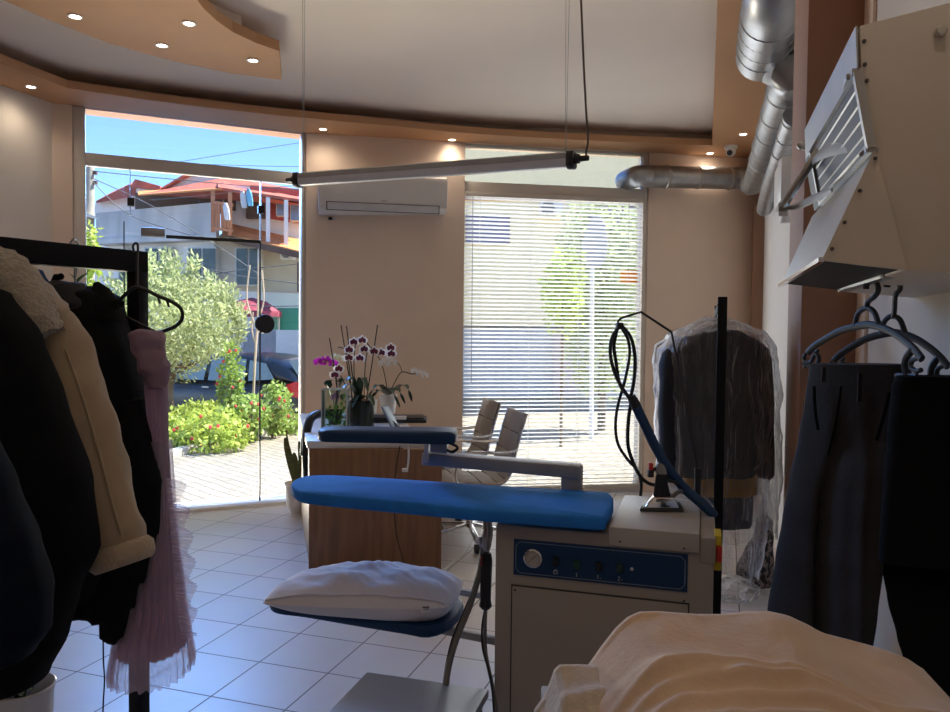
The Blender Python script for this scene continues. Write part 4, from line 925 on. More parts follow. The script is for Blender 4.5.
# tan shearling coat
t = thing('shearling_coat', 'dark coat with tan sleeve, cream fleece collar and turned-up cuff on the left rack', 'coat', onbar(-8), 'coats on the left rack')
MB().loft(loft_px([(268, -60, 30), (300, -110, 55), (335, -125, 70), (420, -130, 78), (520, -135, 95), (575, -135, 98), (600, -132, 88)], 1.76, .13, 44, 5, .02, 7, 1.0)).build('body', M_coatb, t, smooth=70)
sl = [at(44, 318, 1.73), at(60, 350, 1.72), at(78, 400, 1.70), at(93, 450, 1.68), at(106, 500, 1.66), at(116, 535, 1.65), at(123, 560, 1.645)]
rr = [.052, .066, .066, .063, .06, .057, .055]
sp = smooth_path(sl, 6); rs = [lerp(rr[min(5, i // 6)], rr[min(6, i // 6 + 1)], (i % 6) / 6) + .006 * nz((i * .35, 3, 1)) for i in range(len(sp))]
mb = MB().tube(sp, rs, 40); mb.v = [p + noise.noise_vector(V((p.x * 22, p.y * 22, p.z * 9))) * .007 for p in mb.v]; mb.build('sleeve', M_tan, t, smooth=80)
sv = (sp[-1] - sp[-8]).normalized(); MB().tube([sp[-4] - sv * .012, sp[-4], sp[-1], sp[-1] + sv * .012], [.060, .069, .067, .058], 28).build('cuff', mat('tan_cuff', (.46, .36, .25), .95, bump=.4, bscale=90, sheen=.3), t, smooth=70)
# sleeve seam
MB().tube([p + (CAM - p).normalized() * (r - .001) + RT * .012 for p, r in zip(sp[:-6], rs)], .0025, 6).build('seam', M_tan, t)
def lumpy(rings, a, s):
    return [[p + noise.noise_vector(p * s) * a for p in r] for r in rings]
cl = [at(-40, 262, 1.72), at(-8, 262, 1.70), at(14, 276, 1.68), at(26, 296, 1.66), at(38, 318, 1.65), at(48, 335, 1.65)]
cp_ = smooth_path(cl, 7); 
mb = MB(); mb.tube(cp_, [.03 + .012 * math.sin(PI * i / (len(cp_) - 1)) + .006 * nz((i * .7, 1, 2)) for i in range(len(cp_))], 22, flat=1.2); mb.v = [p + noise.noise_vector(p * 45) * .008 for p in mb.v]; mb.build('collar', M_fleece, t, smooth=80)
mb = MB().loft(loft_px([(272, 4, 32), (290, 14, 52), (310, 24, 66), (330, 34, 66), (345, 42, 58)], 1.70, .05, 24, 4)); mb.v = [p + noise.noise_vector(p * 45) * .006 for p in mb.v]; mb.build('shoulder', M_tan, t, smooth=80)
MB().tube([onbar(-8) + V((0, 0, -.07)), onbar(-8) + V((0, 0, .0)), onbar(-4) + V((0, 0, .01))], .003, 6).build('hanger_hook', M_dark, t)
# black wool coat and navy padded jacket nearest the camera
t = thing('wool_coat', 'long black coat hanging nearest at the far left edge, its hem above the white pot', 'coat', onbar(-70), 'coats on the left rack')
MB().loft(loft_px([(276, -90, -50), (292, -150, 0), (335, -165, 34), (400, -170, 60), (480, -170, 88), (550, -165, 96), (597, -165, 74), (640, -165, 62), (680, -160, 42), (692, -150, 10)], 1.55, .12, 48, 5, .02, 8, 3.0)).build('body', M_coatb, t, smooth=70)
MB().tube([at(-70, 276, 1.55), onbar(-70) + V((0, 0, .01))], .003, 6).build('hanger_hook', M_dark, t)
t = thing('padded_jacket', 'navy padded jacket with a soft sheen hanging at the lower left edge', 'jacket', onbar(-140), 'coats on the left rack')
rg = loft_px([(330, -150, -90), (380, -190, -40), (440, -200, -12), (490, -205, 10), (540, -205, 36), (590, -205, 49), (630, -205, 46), (655, -200, 30), (664, -190, 5)], 1.32, .1, 48, 6, .012, 6, 5.0, crump=.006, cs=7)
MB().loft(rg).build('body', M_navy, t, smooth=70)
MB().tube([at(-120, 332, 1.32), V((onbar(-140).x, onbar(-140).y, zr + .04))], .003, 6).build('hanger_hook', M_dark, t)
# black jacket with hood behind
t = thing('black_jacket', 'black hooded jacket between the shearling coat and the pink dress on the left rack', 'jacket', onbar(60), 'coats on the left rack')
MB().loft(loft_px([(286, 48, 96), (298, 44, 116), (315, 48, 120), (350, 55, 131), (400, 60, 143), (450, 66, 156), (490, 72, 165), (530, 74, 163), (570, 75, 158), (600, 76, 150), (607, 80, 140)], 1.95, .11, 44, 5, .02, 6, 2.0, crump=.004)).build('body', M_jack, t, smooth=70)
MB().loft(loft_px([(400, 112, 140), (440, 110, 152), (480, 108, 163), (520, 106, 163), (570, 104, 158), (610, 103, 150), (632, 104, 142), (637, 108, 136)], 1.90, .06, 28, 5, .008, 5, 2.0)).build('sleeve', M_jack, t, smooth=70)
mb = MB().loft(loft_px([(281, 56, 70), (286, 46, 84), (296, 41, 92), (305, 52, 96), (316, 66, 96)], 1.90, .07, 28, 4, crump=.01, cs=16)); mb.build('hood', mat('hood_dark', (.02, .02, .022), .7, bump=.3, bscale=50), t, smooth=70)
mb = MB().loft(loft_px([(284, 96, 100), (292, 90, 108), (305, 84, 118), (320, 84, 120)], 1.92, .06, 24, 4, crump=.008, cs=18)); mb.build('collar', M_jack, t, smooth=70)
for x, y in ((58, 279), (118, 304), (48, 289)):
    mb = MB()
    for k in range(12): p = at(x + rnd.uniform(-4, 4), y + rnd.uniform(-3, 3), 1.9); mb.ball(p, rnd.uniform(.005, .009), 6)
    mb.build('fringe', M_jack, t)
MB().tube(smooth_path([at(76, 292, 1.93), at(75, 268, 1.93), at(78, 246, 1.93), onbar(74) + V((0, 0, .012)), onbar(70) + V((0, 0, .0))], 5), .0025, 6).build('hanger_hook', mat('hook_grey', (.25, .25, .25), .4, .6), t)
# green leaf sprig behind the rail
t = thing('plant_sprig', 'small green leaf sprig hanging under the black rail of the left rack', 'leaves', at(78, 276, 2.0))
mb = MB(); strap_leaf(mb, at(75, 285, 2.0), at(81, 279, 2.0), at(88, 273, 2.0), .012); mb.build('leaf', mat('sprig_leaf', (.10, .17, .04), .5, trans=.3), t, smooth=60)
mb = MB(); strap_leaf(mb, at(77, 283, 2.0), at(73, 277, 2.0), at(68, 273, 2.0), .006); strap_leaf(mb, at(76, 283, 2.0), at(80, 290, 2.0), at(84, 296, 2.0), .007); mb.build('leaf', M_leafd, t, smooth=60)
MB().tube([at(62, 283, 2.0), at(75, 283, 2.0), at(77, 262, 1.99)], .002, 5).build('twig', M_stem, t)
# pink pleated dress on a black hanger
def sheer(name, c, a):
    return mat(name, c, .8, alpha=a, trans=.6, var=.08)
t = thing('pink_dress', 'dusty pink pleated dress with a ruffled sheer hem hanging from a black plastic hanger', 'dress', onbar(140))
M_pk = mat('dusty_pink_lining', (.52, .37, .45), .85, trans=.5, sheen=.2, var=.08); M_pks = sheer('pink_chiffon', (.80, .66, .77), .45)
dD = 1.93
rows = [(336, 138, 158), (345, 136, 163), (380, 146, 166), (440, 150, 167), (480, 150, 169), (560, 140, 176), (620, 128, 181), (655, 122, 183)]
def pleat(rings, amp, n, ph=0.0):
    out = []
    for i, r in enumerate(rings):
        t_ = i / (len(rings) - 1); c = sum(r, V()) / len(r); m_ = []
        for k, p in enumerate(r):
            a = 2 * PI * k / len(r); f = 1 + amp * (.25 + .75 * t_) * math.sin(n * a + ph + .4 * math.sin(5 * t_)); m_.append(c + (p - c) * f)
        out.append(m_)
    return out
MB().loft(pleat(loft_px(rows[:-1] + [(648, 124, 182)], dD, lambda t_: .04 + .08 * t_, 160, 6), .05, 22), caps=False).build('lining', M_pk, t, smooth=70)
MB().loft(pleat(loft_px([(440, 148, 170), (520, 143, 174), (600, 130, 181), (640, 120, 185), (664, 117, 188), (672, 118, 187)], dD, lambda t_: .07 + .08 * t_, 200, 6), .09, 26, 1.0), caps=False).build('overskirt', M_pks, t, smooth=70)
# side ruffle (sheer, wavy edge)
mb = MB(); vs = []; fs = []; NR, NC = 150, 8
for i in range(NR + 1):
    f = i / NR; y = lerp(478, 640, f); xi = lerp(166, 180, f); wx = lerp(15, 19, math.sin(PI * min(1, f * 1.1))) + 1.8 * math.sin(f * 40) * .5 - (6 if f > .97 else 0)
    for j in range(NC + 1):
        g_ = j / NC; vs.append(at(xi + wx * g_, y + 3 * g_ * g_, dD - .03) + FW * (.006 * math.sin(i * 1.9) * (.3 + g_) + .018 * math.sin(f * 40) * g_))
for i in range(NR):
    for j in range(NC): fs.append((i * (NC + 1) + j, i * (NC + 1) + j + 1, (i + 1) * (NC + 1) + j + 1, (i + 1) * (NC + 1) + j))
mb.add(vs, fs).build('ruffle', M_pks, t, smooth=70)
mb = MB().loft(loft_px([(331, 139, 156), (334, 132, 161), (340, 131, 165), (352, 134, 164), (366, 140, 165), (380, 146, 164), (388, 150, 163)], dD - .02, .04, 44, 6, crump=.014, cs=17)); mb.build('bodice', M_pk, t, smooth=70)
top = at(138, 249, 1.98)
mb = MB(); dh = 1.95
mb.tube(smooth_path([at(134, 252, dh), at(133, 246, dh), at(136, 243, dh), at(138, 247, dh), at(137, 262, dh), at(137, 287, dh)], 5), .003, 7)
mb.tube(smooth_path([at(115, 306, dh), at(124, 296, dh), at(137, 287, dh), at(158, 296, dh), at(172, 302, dh), at(181, 309, dh), at(182, 319, dh), at(174, 327, dh), at(158, 333, dh)], 6), .0048, 8)
mb.tube([at(112, 310, dh), at(158, 333, dh)], .0035, 6); mb.tube([at(158, 297, dh), at(160, 304, dh)], .003, 6); mb.tube([at(167, 301, dh), at(169, 307, dh)], .003, 6)
mb.build('hanger', M_dark, t)
# thin cord hanging below the jacket
t = thing('hanging_string', 'thin dark string hanging from the black jacket down towards the floor at left', 'string', at(103, 640, 1.92))
MB().tube(smooth_path([at(103, 625, 1.92), at(103.5, 660, 1.92), at(104.5, 680, 1.92), at(103, 712, 1.92), at(103, 760, 1.92)], 5), .002, 5).build('cord', M_blackplastic, t)
# white pot with plant at the lower left
c = onz(22, 745, 0); d0 = 1.95; c = at(20, 690, d0); c.z = 0; hz = at(20, 686, d0).z
t = thing('flower_pot', 'white ribbed flower pot on the floor below the black coat at left', 'plant pot', c)
r_ = 31 / F * d0
MB().lathe([(r_ * .7, 0), (r_ * .72, .01), (r_ * .98, hz - .02), (r_ * 1.05, hz), (r_ * 1.0, hz + .003), (r_ * .94, hz - .01), (r_ * .9, hz - .06), (.004, hz - .06)], c, 32).build('pot', M_potw, t)
MB().lathe([(r_ * .9, hz - .06), (r_ * .5, hz - .045), (.004, hz - .04)], c, 24, caps=False).build('soil', mat('soil', (.03, .022, .015), .95, bump=.8), t)
mb = MB()
for k in range(9):
    a = k * .7; p = c + V((0, 0, hz - .05)); e = V((math.cos(a), math.sin(a), 0)); strap_leaf(mb, p, p + e * .02 + V((0, 0, .05)), p + e * (.04 + .006 * (k % 3)) + V((0, 0, .045 + .01 * (k % 2))), .012)
mb.build('leaves', M_leafd, t, smooth=60)
# snake plant in white pot by the window
c = onz(300, 513, 0); d0 = (c - CAM).dot(FW); t = thing('snake_plant', 'snake plant with slim upright leaves in a fluted white pot by the glass door', 'plant', c)
mb = MB(); prof = [(.075, 0), (.08, .03), (.1, .06), (.115, .2), (.125, .24), (.118, .24), (.108, .21), (.003, .21)]; n_ = 48; vs = []
for (r, z) in prof:
    for k in range(n_):
        a = 2 * PI * k / n_; rr_ = r * (1 + (.03 * math.cos(a * 16) if .02 < z < .2 else 0)); vs.append(c + V((rr_ * math.cos(a), rr_ * math.sin(a), z)))
mb.add(vs, [(i * n_ + k, i * n_ + (k + 1) % n_, (i + 1) * n_ + (k + 1) % n_, (i + 1) * n_ + k) for i in range(len(prof) - 1) for k in range(n_)] + [tuple(range(n_))]); mb.build('pot', M_potw, t)
M_snake = mat('snake_leaf', (.13, .15, .045), .5, var=.4, nscale=12, stretch=(1, 1, 5))
for l, w in ((((297, 488), (289, 455), (285, 437)), .028), (((298, 490), (291, 460), (286, 430)), .012), (((300, 490), (296, 466), (294, 452)), .028), (((303, 490), (301, 460), (299, 440)), .02), (((304, 490), (304, 465), (302, 450)), .024)):
    mb = MB(); strap_leaf(mb, at(*l[0], d0), at(*l[1], d0), at(*l[2], d0), w, 8, RT); mb.build('leaf', M_snake, t, smooth=60)
# ================================================================== right: second rack with bagged clothes
dP = 2.62; q = at(720.5, 400, dP); zt2 = at(720.5, 297, dP).z
r2_ = thing('garment_rack', 'slim black garment rack behind the ironing station holding the plastic-covered clothes', 'clothes rack', V((q.x, q.y, 0)))
MB().bbox((q.x - .0155, q.y - .0155, .02), (q.x + .0155, q.y + .0155, zt2)).build('post', M_rk, r2_, bevel=.002)
MB().bbox((q.x - .0155, q.y + .9, .02), (q.x + .0155, q.y + .931, zt2)).build('post', M_rk, r2_, bevel=.002)
MB().bbox((q.x - .0155, q.y, zt2 - .05), (q.x + .0155, q.y + .9, zt2 - .02)).build('rail', M_rk, r2_, bevel=.002)
for yy in (q.y, q.y + .915): MB().bbox((q.x - .2, yy - .016, 0), (q.x + .2, yy + .016, .03)).build('foot', M_rk, r2_, bevel=.002)
M_suit = mat('dark_suit', (.012, .013, .018), .75, bump=.15, bscale=60, var=.2)
t = thing('suit_jacket', 'dark suit jacket under clear plastic on the slim rack behind the ironing station', 'jacket', at(718, 400, 3.1))
MB().loft(loft_px([(326, 712, 724), (333, 692, 742), (341, 674, 758), (352, 666, 767), (380, 661, 770), (430, 660, 772), (470, 664, 757), (475, 668, 752)], 3.08, .085, 48, 5, .012, 7, 1.0, crump=.004)).build('body', M_suit, t, smooth=70)
MB().loft(loft_px([(343, 758, 763), (350, 754, 768), (362, 753, 771), (400, 754, 772), (450, 755, 773), (474, 757, 773), (478, 759, 771)], 3.04, .06, 24, 4, crump=.004)).build('sleeve', M_suit, t, smooth=70)
MB().loft(loft_px([(347, 668, 673), (354, 663, 678), (365, 660, 679), (400, 659, 678), (450, 660, 678), (478, 663, 677)], 3.04, .06, 24, 4, crump=.004)).build('sleeve', M_suit, t, smooth=70)
MB().tube([at(718, 328, 3.08), at(718, 312, 3.08), at(720, 303, 3.08)], .003, 6).build('hanger_hook', M_chromed, t)
t = thing('mustard_garment', 'mustard yellow garment hem showing below the bagged dark jacket', 'clothes', at(725, 480, 3.2))
MB().loft(loft_px([(380, 688, 752), (430, 686, 755), (470, 685, 756), (493, 684, 756), (495, 686, 754)], 3.22, .05, 40, 5, .01, 9, 2.0)).build('cloth', mat('mustard_cloth', (.42, .21, .03), .8, var=.12, nscale=10), t, smooth=70)
t = thing('dark_garment', 'dark garment hem hanging lowest inside the plastic cover at right', 'clothes', at(725, 500, 3.3))
MB().loft(loft_px([(400, 690, 750), (470, 692, 752), (505, 694, 753), (524, 695, 752), (527, 697, 750)], 3.34, .05, 40, 5, .01, 7, 4.0)).build('cloth', M_suit, t, smooth=70)
def plasticmat():
    m_ = bpy.data.materials.new('clear_plastic'); m_.use_nodes = True; nt = m_.node_tree; N = nt.nodes; L = nt.links; N.clear()
    out = N.new('ShaderNodeOutputMaterial'); tr_ = N.new('ShaderNodeBsdfTransparent'); tr_.inputs['Color'].default_value = (.93, .93, .93, 1)
    pb = N.new('ShaderNodeBsdfPrincipled'); pb.inputs['Base Color'].default_value = (.75, .75, .75, 1); pb.inputs['Roughness'].default_value = .18; pb.inputs['Specular IOR Level'].default_value = 1
    tc = N.new('ShaderNodeTexCoord'); n1 = N.new('ShaderNodeTexNoise'); n1.inputs['Scale'].default_value = 14; n1.inputs['Detail'].default_value = 6; n1.inputs['Distortion'].default_value = 1.0
    mp = N.new('ShaderNodeMapping'); mp.inputs['Rotation'].default_value = (0, .5, 0); mp.inputs['Scale'].default_value = (1.5, 1.2, .32); L.new(tc.outputs['Object'], mp.inputs['Vector']); L.new(mp.outputs['Vector'], n1.inputs['Vector']); bp = N.new('ShaderNodeBump'); bp.inputs['Strength'].default_value = .9; bp.inputs['Distance'].default_value = .03
    L.new(n1.outputs['Fac'], bp.inputs['Height']); L.new(bp.outputs['Normal'], pb.inputs['Normal'])
    lw = N.new('ShaderNodeLayerWeight'); lw.inputs['Blend'].default_value = .35; L.new(bp.outputs['Normal'], lw.inputs['Normal'])
    mr = N.new('ShaderNodeMapRange'); mr.inputs['To Min'].default_value = .05; mr.inputs['To Max'].default_value = .9; L.new(lw.outputs['Facing'], mr.inputs['Value'])
    mx = N.new('ShaderNodeMixShader'); L.new(mr.outputs['Result'], mx.inputs['Fac']); L.new(tr_.outputs['BSDF'], mx.inputs[1]); L.new(pb.outputs['BSDF'], mx.inputs[2]); L.new(mx.outputs['Shader'], out.inputs['Surface'])
    return m_
M_plas = plasticmat()
t = thing('plastic_cover', 'clear crinkled plastic garment cover over the dark clothes on the slim rack', 'plastic cover', at(718, 400, 3.15))
mb = MB().loft(loft_px([(318, 706, 730), (326, 690, 746), (336, 668, 764), (348, 657, 773), (370, 655, 776), (420, 657, 777), (480, 660, 777), (500, 676, 774), (530, 686, 770)], 3.12, .2, 90, 9, .02, 11, 2.0, crump=.012, cs=11), caps=False); mb.build('sheet', M_plas, t, smooth=75)
mb = MB().loft(loft_px([(470, 690, 768), (520, 692, 766), (560, 700, 762), (578, 708, 757)], 3.5, .08, 60, 8, .02, 7, 4.0, crump=.015, cs=10), caps=False); mb.build('loose_sheet', M_plas, t, smooth=75)
# patterned bag against the right wall and crumpled plastic on the floor
c = onz(752, 584, .0); d0 = min(4.5, (c - CAM).dot(FW)); t = thing('patterned_bag', 'dark paisley-patterned bag standing on the floor against the right wall', 'bag', V((c.x, c.y, 0)))
M_pat = mat('paisley', (.05, .04, .04), .8, var=.9, nscale=40)
e_ = M_pat.node_tree.nodes; 
for nd in e_:
    if nd.type == 'VALTORGB': nd.color_ramp.elements[0].color = (.012, .010, .010, 1); nd.color_ramp.elements[1].color = (.22, .17, .15, 1); nd.color_ramp.elements[0].position = .48; nd.color_ramp.elements[1].position = .55
MB().loft(loft_px([(520, 757, 771), (535, 755, 772), (555, 746, 772), (568, 738, 771), (578, 738, 770), (584, 746, 768)], d0 - .05, .1, 32, 4, crump=.012, cs=9)).build('body', M_pat, t, smooth=70)
MB().tube(smooth_path([at(759, 523, d0), at(762, 516, d0), at(768, 517, d0), at(770, 524, d0)], 4), .008, 8).build('handle', M_pat, t)
c = onz(733, 600, 0); d0 = (c - CAM).dot(FW); t = thing('crumpled_plastic', 'crumpled shiny clear plastic lying on the floor at the foot of the slim rack', 'plastic', c)
mb = MB().ball(c + V((0, 0, .06)), .1, 40, (1.3, 1, .6)); mb.v = [p + noise.noise_vector(p * 22) * .035 for p in mb.v]; mb.build('film', M_plas, t, smooth=0)
# white floor-level plinth behind the rack
p0_ = onz(722, 618, .0)
# ================================================================== trousers on hangers (right)
M_hg = mat('grey_hanger_plastic', (.045, .05, .055), .5, var=.08)
M_tr = mat('charcoal_trousers', (.022, .02, .021), .85, bump=.1, bscale=140, sheen=.05, spec=.3, var=.12, nscale=8); M_tr2 = mat('black_trousers', (.005, .005, .005), .9, bump=.1, bscale=140, spec=.15, var=.2)
def hanger(parent, dx, dy, dd0, k=1.0, hx=0.0, hd=0.0):
    def h(x, y): X = x + dx; return at(X, y + dy, dd0 - (X - 870) * .0031 * k)
    mb = MB()
    mb.tube(smooth_path([h(808, 353), h(812, 348), (h(822, 341)), h(840, 331), h(858, 326), h(872, 325), h(890, 331), h(905, 341), h(915, 350), h(922, 359)], 5), .0082, 10, flat=.65)
    mb.tube(smooth_path([h(809, 366), h(840, 371), h(880, 374), h(905, 376), h(917, 376)], 4), .006, 10, flat=.7)
    mb.tube(smooth_path([h(806, 354), h(804, 357), h(805, 361), h(811, 362), h(813, 358), h(818, 350)], 4), .0045, 8); mb.tube(smooth_path([h(806, 367), h(804, 363.5), h(809, 366)], 4), .005, 8)
    mb.tube(smooth_path([h(815, 352), h(819, 358), h(817, 366)], 4), .005, 8)
    mb.tube(smooth_path([h(913, 349), h(907, 357), h(905, 366), h(907, 376)], 4), .007, 8); mb.tube(smooth_path([h(922, 359), h(918, 358), h(912, 361), h(911, 367), h(916, 371), h(921, 370)], 4), .005, 8)
    mb.tube(smooth_path([h(855, 326), h(858, 314), h(866, 308), h(874, 312), h(879, 325)], 5), .0058, 8)
    g = lambda x, y: h(x + hx, y) + FW * hd - UP * (dy / F * 1.6 if False else 0)
    mb.tube(smooth_path([h(867, 309), h(868 + hx * .3, 302) + FW * hd * .4, g(874, 297 - dy), g(878, 291 - dy), g(877, 284 - dy), g(872, 281 - dy), g(867, 284 - dy), g(866, 289 - dy)], 6), .0065, 10, flat=.8)
    return mb.build('hanger', M_hg, parent)
t = thing('trousers', 'charcoal grey dress trousers clipped on the front grey hanger under the wall unit', 'trousers', at(860, 450, 1.62), 'trousers on plastic hangers')
hanger(t, 0, 0, 1.61)
OB = .95
def leg(rows, d, th, seed, m_, par, name, ob=OB, fold=.006):
    tf = (lambda t_: th * min(1, .1 + 1.5 * t_)) if name == 'trouser_leg' else th
    return MB().loft(loft_px(rows, d, tf, 44, 6, fold, 3, seed, 2.1, True, ob, 0, 9, .11 if name == 'trouser_leg' else 0)).build(name, m_, par, smooth=70)
rows_t = [(364, 811, 908), (400, 806, 909), (440, 799, 907), (480, 790, 900), (520, 783, 891), (560, 776, 882), (612, 768, 876), (660, 762, 869), (740, 757, 860)]
rings = loft_px(rows_t, 1.62, .05, 90, 10, .004, 3, 2, 2.1, True, OB); ns = len(rings)
for i, r in enumerate(rings):
    y = lerp(364, 740, i / (ns - 1)) if False else None
    y = rows_t[min(i // 10, len(rows_t) - 2)][0]; y = lerp(y, rows_t[min(i // 10, len(rows_t) - 2) + 1][0], (i - 10 * min(i // 10, len(rows_t) - 2)) / 10)
    xl, xr = interp(rows_t, y)[:2]; sp_, = interp([(430, 833), (500, 819), (560, 815), (640, 814), (740, 812)], y); amt = max(0, min(1, (y - 415) / 110))
    for k in range(90):
        a = 2 * PI * k / 90; x = math.copysign(abs(math.cos(a)) ** (2 / 2.1), math.cos(a)); px = (xl + xr) / 2 + x * (xr - xl) / 2
        g = .046 * amt * math.exp(-((px - sp_) / 7.5) ** 2); r[k] = r[k] + FW * (g if math.sin(a) < 0 else -g)
        # pressed crease down the front of the right leg, shallow dips at the pockets
        if math.sin(a) < 0: r[k] = r[k] - FW * (.012 * amt * math.exp(-((px - lerp(857, 848, amt)) / 5) ** 2)) + FW * (.006 * math.exp(-((y - 420) / 25) ** 2) * math.sin(px * .22))
MB().loft(rings).build('trouser_cloth', M_tr, t, smooth=80)
# waistband, belt loops, fly and pocket
mb = MB(); mb.loft(loft_px([(364, 810, 909), (368, 810, 910), (382, 808, 911), (385, 808, 910)], 1.62, .039, 44, 2, 0, 3, 1, 2.1, True, OB)); mb.build('waistband', M_tr, t, smooth=60)
def dfr(x, d=1.62): return d - OB * ((x - 859) / F * d) - .045
for (x, y0, y1) in ((860, 373, 402), (824, 367, 382), (897, 377, 392)):
    MB().bar(at(x, y0, dfr(x)), at(x - 1, y1, dfr(x)), .008, .004, FW).build('belt_loop', M_tr, t)
mb = MB(); mb.tube(smooth_path([at(841, 386, dfr(841) + .004), at(836, 420, dfr(836) + .004), at(828, 455, dfr(828) + .008)], 5), .003, 6); mb.build('fly_seam', M_tr2, t)
mb = MB(); mb.tube(smooth_path([at(889, 392, dfr(889) + .004), at(885, 410, dfr(885) + .004), at(876, 440, dfr(876) + .006)], 5), .0035, 6); mb.build('pocket', M_tr2, t)
mb = MB(); mb.tube(smooth_path([at(814, 386, dfr(814) + .01), at(815, 410, dfr(815) + .006), at(818, 430, dfr(818) + .006)], 5), .0035, 6); mb.build('pocket', M_tr2, t)
t = thing('trousers', 'black trousers on the rear grey hanger at the right edge', 'trousers', at(940, 450, 1.5), 'trousers on plastic hangers')
hanger(t, 26, 8, 1.70, .75, -22, -.07)
leg([(376, 898, 975), (386, 893, 980), (430, 889, 983), (480, 885, 985), (540, 881, 985), (562, 880, 985)], 1.44, .04, 5, M_tr2, t, 'waist', .35)
leg([(520, 883, 975), (562, 881, 975), (600, 888, 975), (640, 899, 975), (662, 906, 974), (712, 914, 972), (780, 920, 970)], 1.44, .05, 6, M_tr2, t, 'trouser_leg', .35)
leg([(520, 935, 986), (600, 937, 986), (700, 937, 984), (790, 938, 980)], 1.46, .045, 7, M_tr2, t, 'trouser_leg', .35)
# ================================================================== blankets on the worktable
dB = 1.2
crest = [(548, 712), (560, 706), (576, 690), (590, 668), (604, 648), (618, 630), (630, 619), (642, 613.5), (660, 613), (700, 616), (730, 616), (752, 613), (768, 613.5), (790, 621), (815, 632), (850, 641), (880, 649), (905, 658), (925, 670), (942, 690), (955, 715)]
def cy(x):
    for a, b in zip(crest, crest[1:]):
        if a[0] <= x <= b[0]: return lerp(a[1], b[1], (x - a[0]) / (b[0] - a[0]))
    return 715
ztab = at(600, 690, dB).z - .1
wt = thing('work_table', 'light grey worktable edge under the folded blankets in the foreground', 'table', V((at(740, 690, .95).x, at(740, 690, .95).y, 0)))
tz = .80
c0_ = onz(541, 684, tz + .0); 
ta, tb = onz(541, 685, tz), onz(790, 700, tz); ta2, tb2 = ta - FW * .75, tb - FW * .75
MB().prism([ta, ta + RT * .44, ta + RT * .44 - FW * .85, ta - FW * .85], V((0, 0, -.03))).build('top', mat('table_grey', (.5, .49, .47), .4), wt, bevel=.004)
for p in (ta + RT * .05 - FW * .06, ta + RT * .39 - FW * .06, ta + RT * .05 - FW * .8, ta + RT * .39 - FW * .8): MB().bbox((p.x - .02, p.y - .02, 0), (p.x + .02, p.y + .02, tz - .03)).build('leg', M_arm, wt)
M_bl = mat('caramel_fleece', (.74, .52, .34), .95, bump=.12, bscale=90, sheen=.5, var=.07, nscale=7); M_bl2 = mat('cream_fleece_blanket', (.58, .47, .36), .95, bump=.2, bscale=90, sheen=.5, var=.06)
def heap(name, lab, x0, x1, cyf, d1, d0_, m_, seed, folds, drop, zmin):
    NU, NV = 150, 170; vs = []; fs = []
    def P(i, j):
        x = lerp(x0, x1, i / NU); v = j / NV; y = cyf(x)
        if v < .2:      # the far side, falling behind the crest
            s = 1 - v / .2; p = at(x, y, d1) + FW * (.10 * s * (1 - .5 * s) + .03 * s) - UP * (.16 * s * s); p.z = max(p.z, zmin); return p
        s = (v - .2) / .8; d = lerp(d1, d0_, s); p = at(x, y, d1) - FW * ((d1 - d0_) * s) - UP * (drop * (s * .55 + .45 * s * s))
        # sideways fanning keeps the left border where it falls
        h = 0
        for (a, b, amp, w) in folds:
            u = (s - (a + b * (x - x0) / (x1 - x0) + .03 * math.sin(x * .03 + seed))); h += amp * math.exp(-(u / w) ** 2)
        h += .012 * nz((x * .012 + seed, s * 2.5, seed)) + .003 * nz((x * .05, s * 9, seed))
        p += UP * h; p.z = max(p.z, zmin); return p
    for i in range(NU + 1):
        for j in range(NV + 1): vs.append(P(i, j))
    for i in range(NU):
        for j in range(NV): fs.append((i * (NV + 1) + j, i * (NV + 1) + j + 1, (i + 1) * (NV + 1) + j + 1, (i + 1) * (NV + 1) + j))
    # underside so the cloth has a body
    n0 = len(vs); bl_ = [i * (NV + 1) for i in range(NU + 1)] + [NU * (NV + 1) + j for j in range(1, NV + 1)] + [i * (NV + 1) + NV for i in range(NU - 1, -1, -1)] + [j for j in range(NV - 1, 0, -1)]
    base = [V((vs[k].x, vs[k].y, zmin)) for k in bl_]; vs += base; m__ = len(bl_)
    for k in range(m__): fs.append((bl_[k], bl_[(k + 1) % m__], n0 + (k + 1) % m__, n0 + k))
    c = sum(base, V()) / m__; vs.append(c)
    for k in range(m__): fs.append((n0 + k, n0 + (k + 1) % m__, len(vs) - 1))
    o = MB().add(vs, fs).build(name, m_, smooth=80, loc=V((c.x, c.y, zmin))); return tag(o, lab, 'blanket')
heap('blanket', 'caramel fleece blanket heaped over the worktable in the right foreground', 548, 955, cy, dB, .72, M_bl, 2.0, [(.26, .12, .008, .02), (.33, .13, .009, .02), (.40, .14, .009, .022), (.50, .1, .012, .03), (.62, .12, .02, .05), (.16, .5, .012, .05)], .10, tz + .001)
crest2 = [(536, 712), (545, 700), (551, 686), (556, 672), (561, 667.5), (580, 667), (610, 668), (660, 672)]
def cy2(x):
    for a, b in zip(crest2, crest2[1:]):
        if a[0] <= x <= b[0]: return lerp(a[1], b[1], (x - a[0]) / (b[0] - a[0]))
    return 700
heap('blanket', 'cream fleece blanket folded under the caramel one at the worktable edge', 536, 640, cy2, dB - .02, .8, M_bl2, 6.0, [(.2, 0, .01, .05), (.45, .1, .01, .06)], .12, tz + .001)
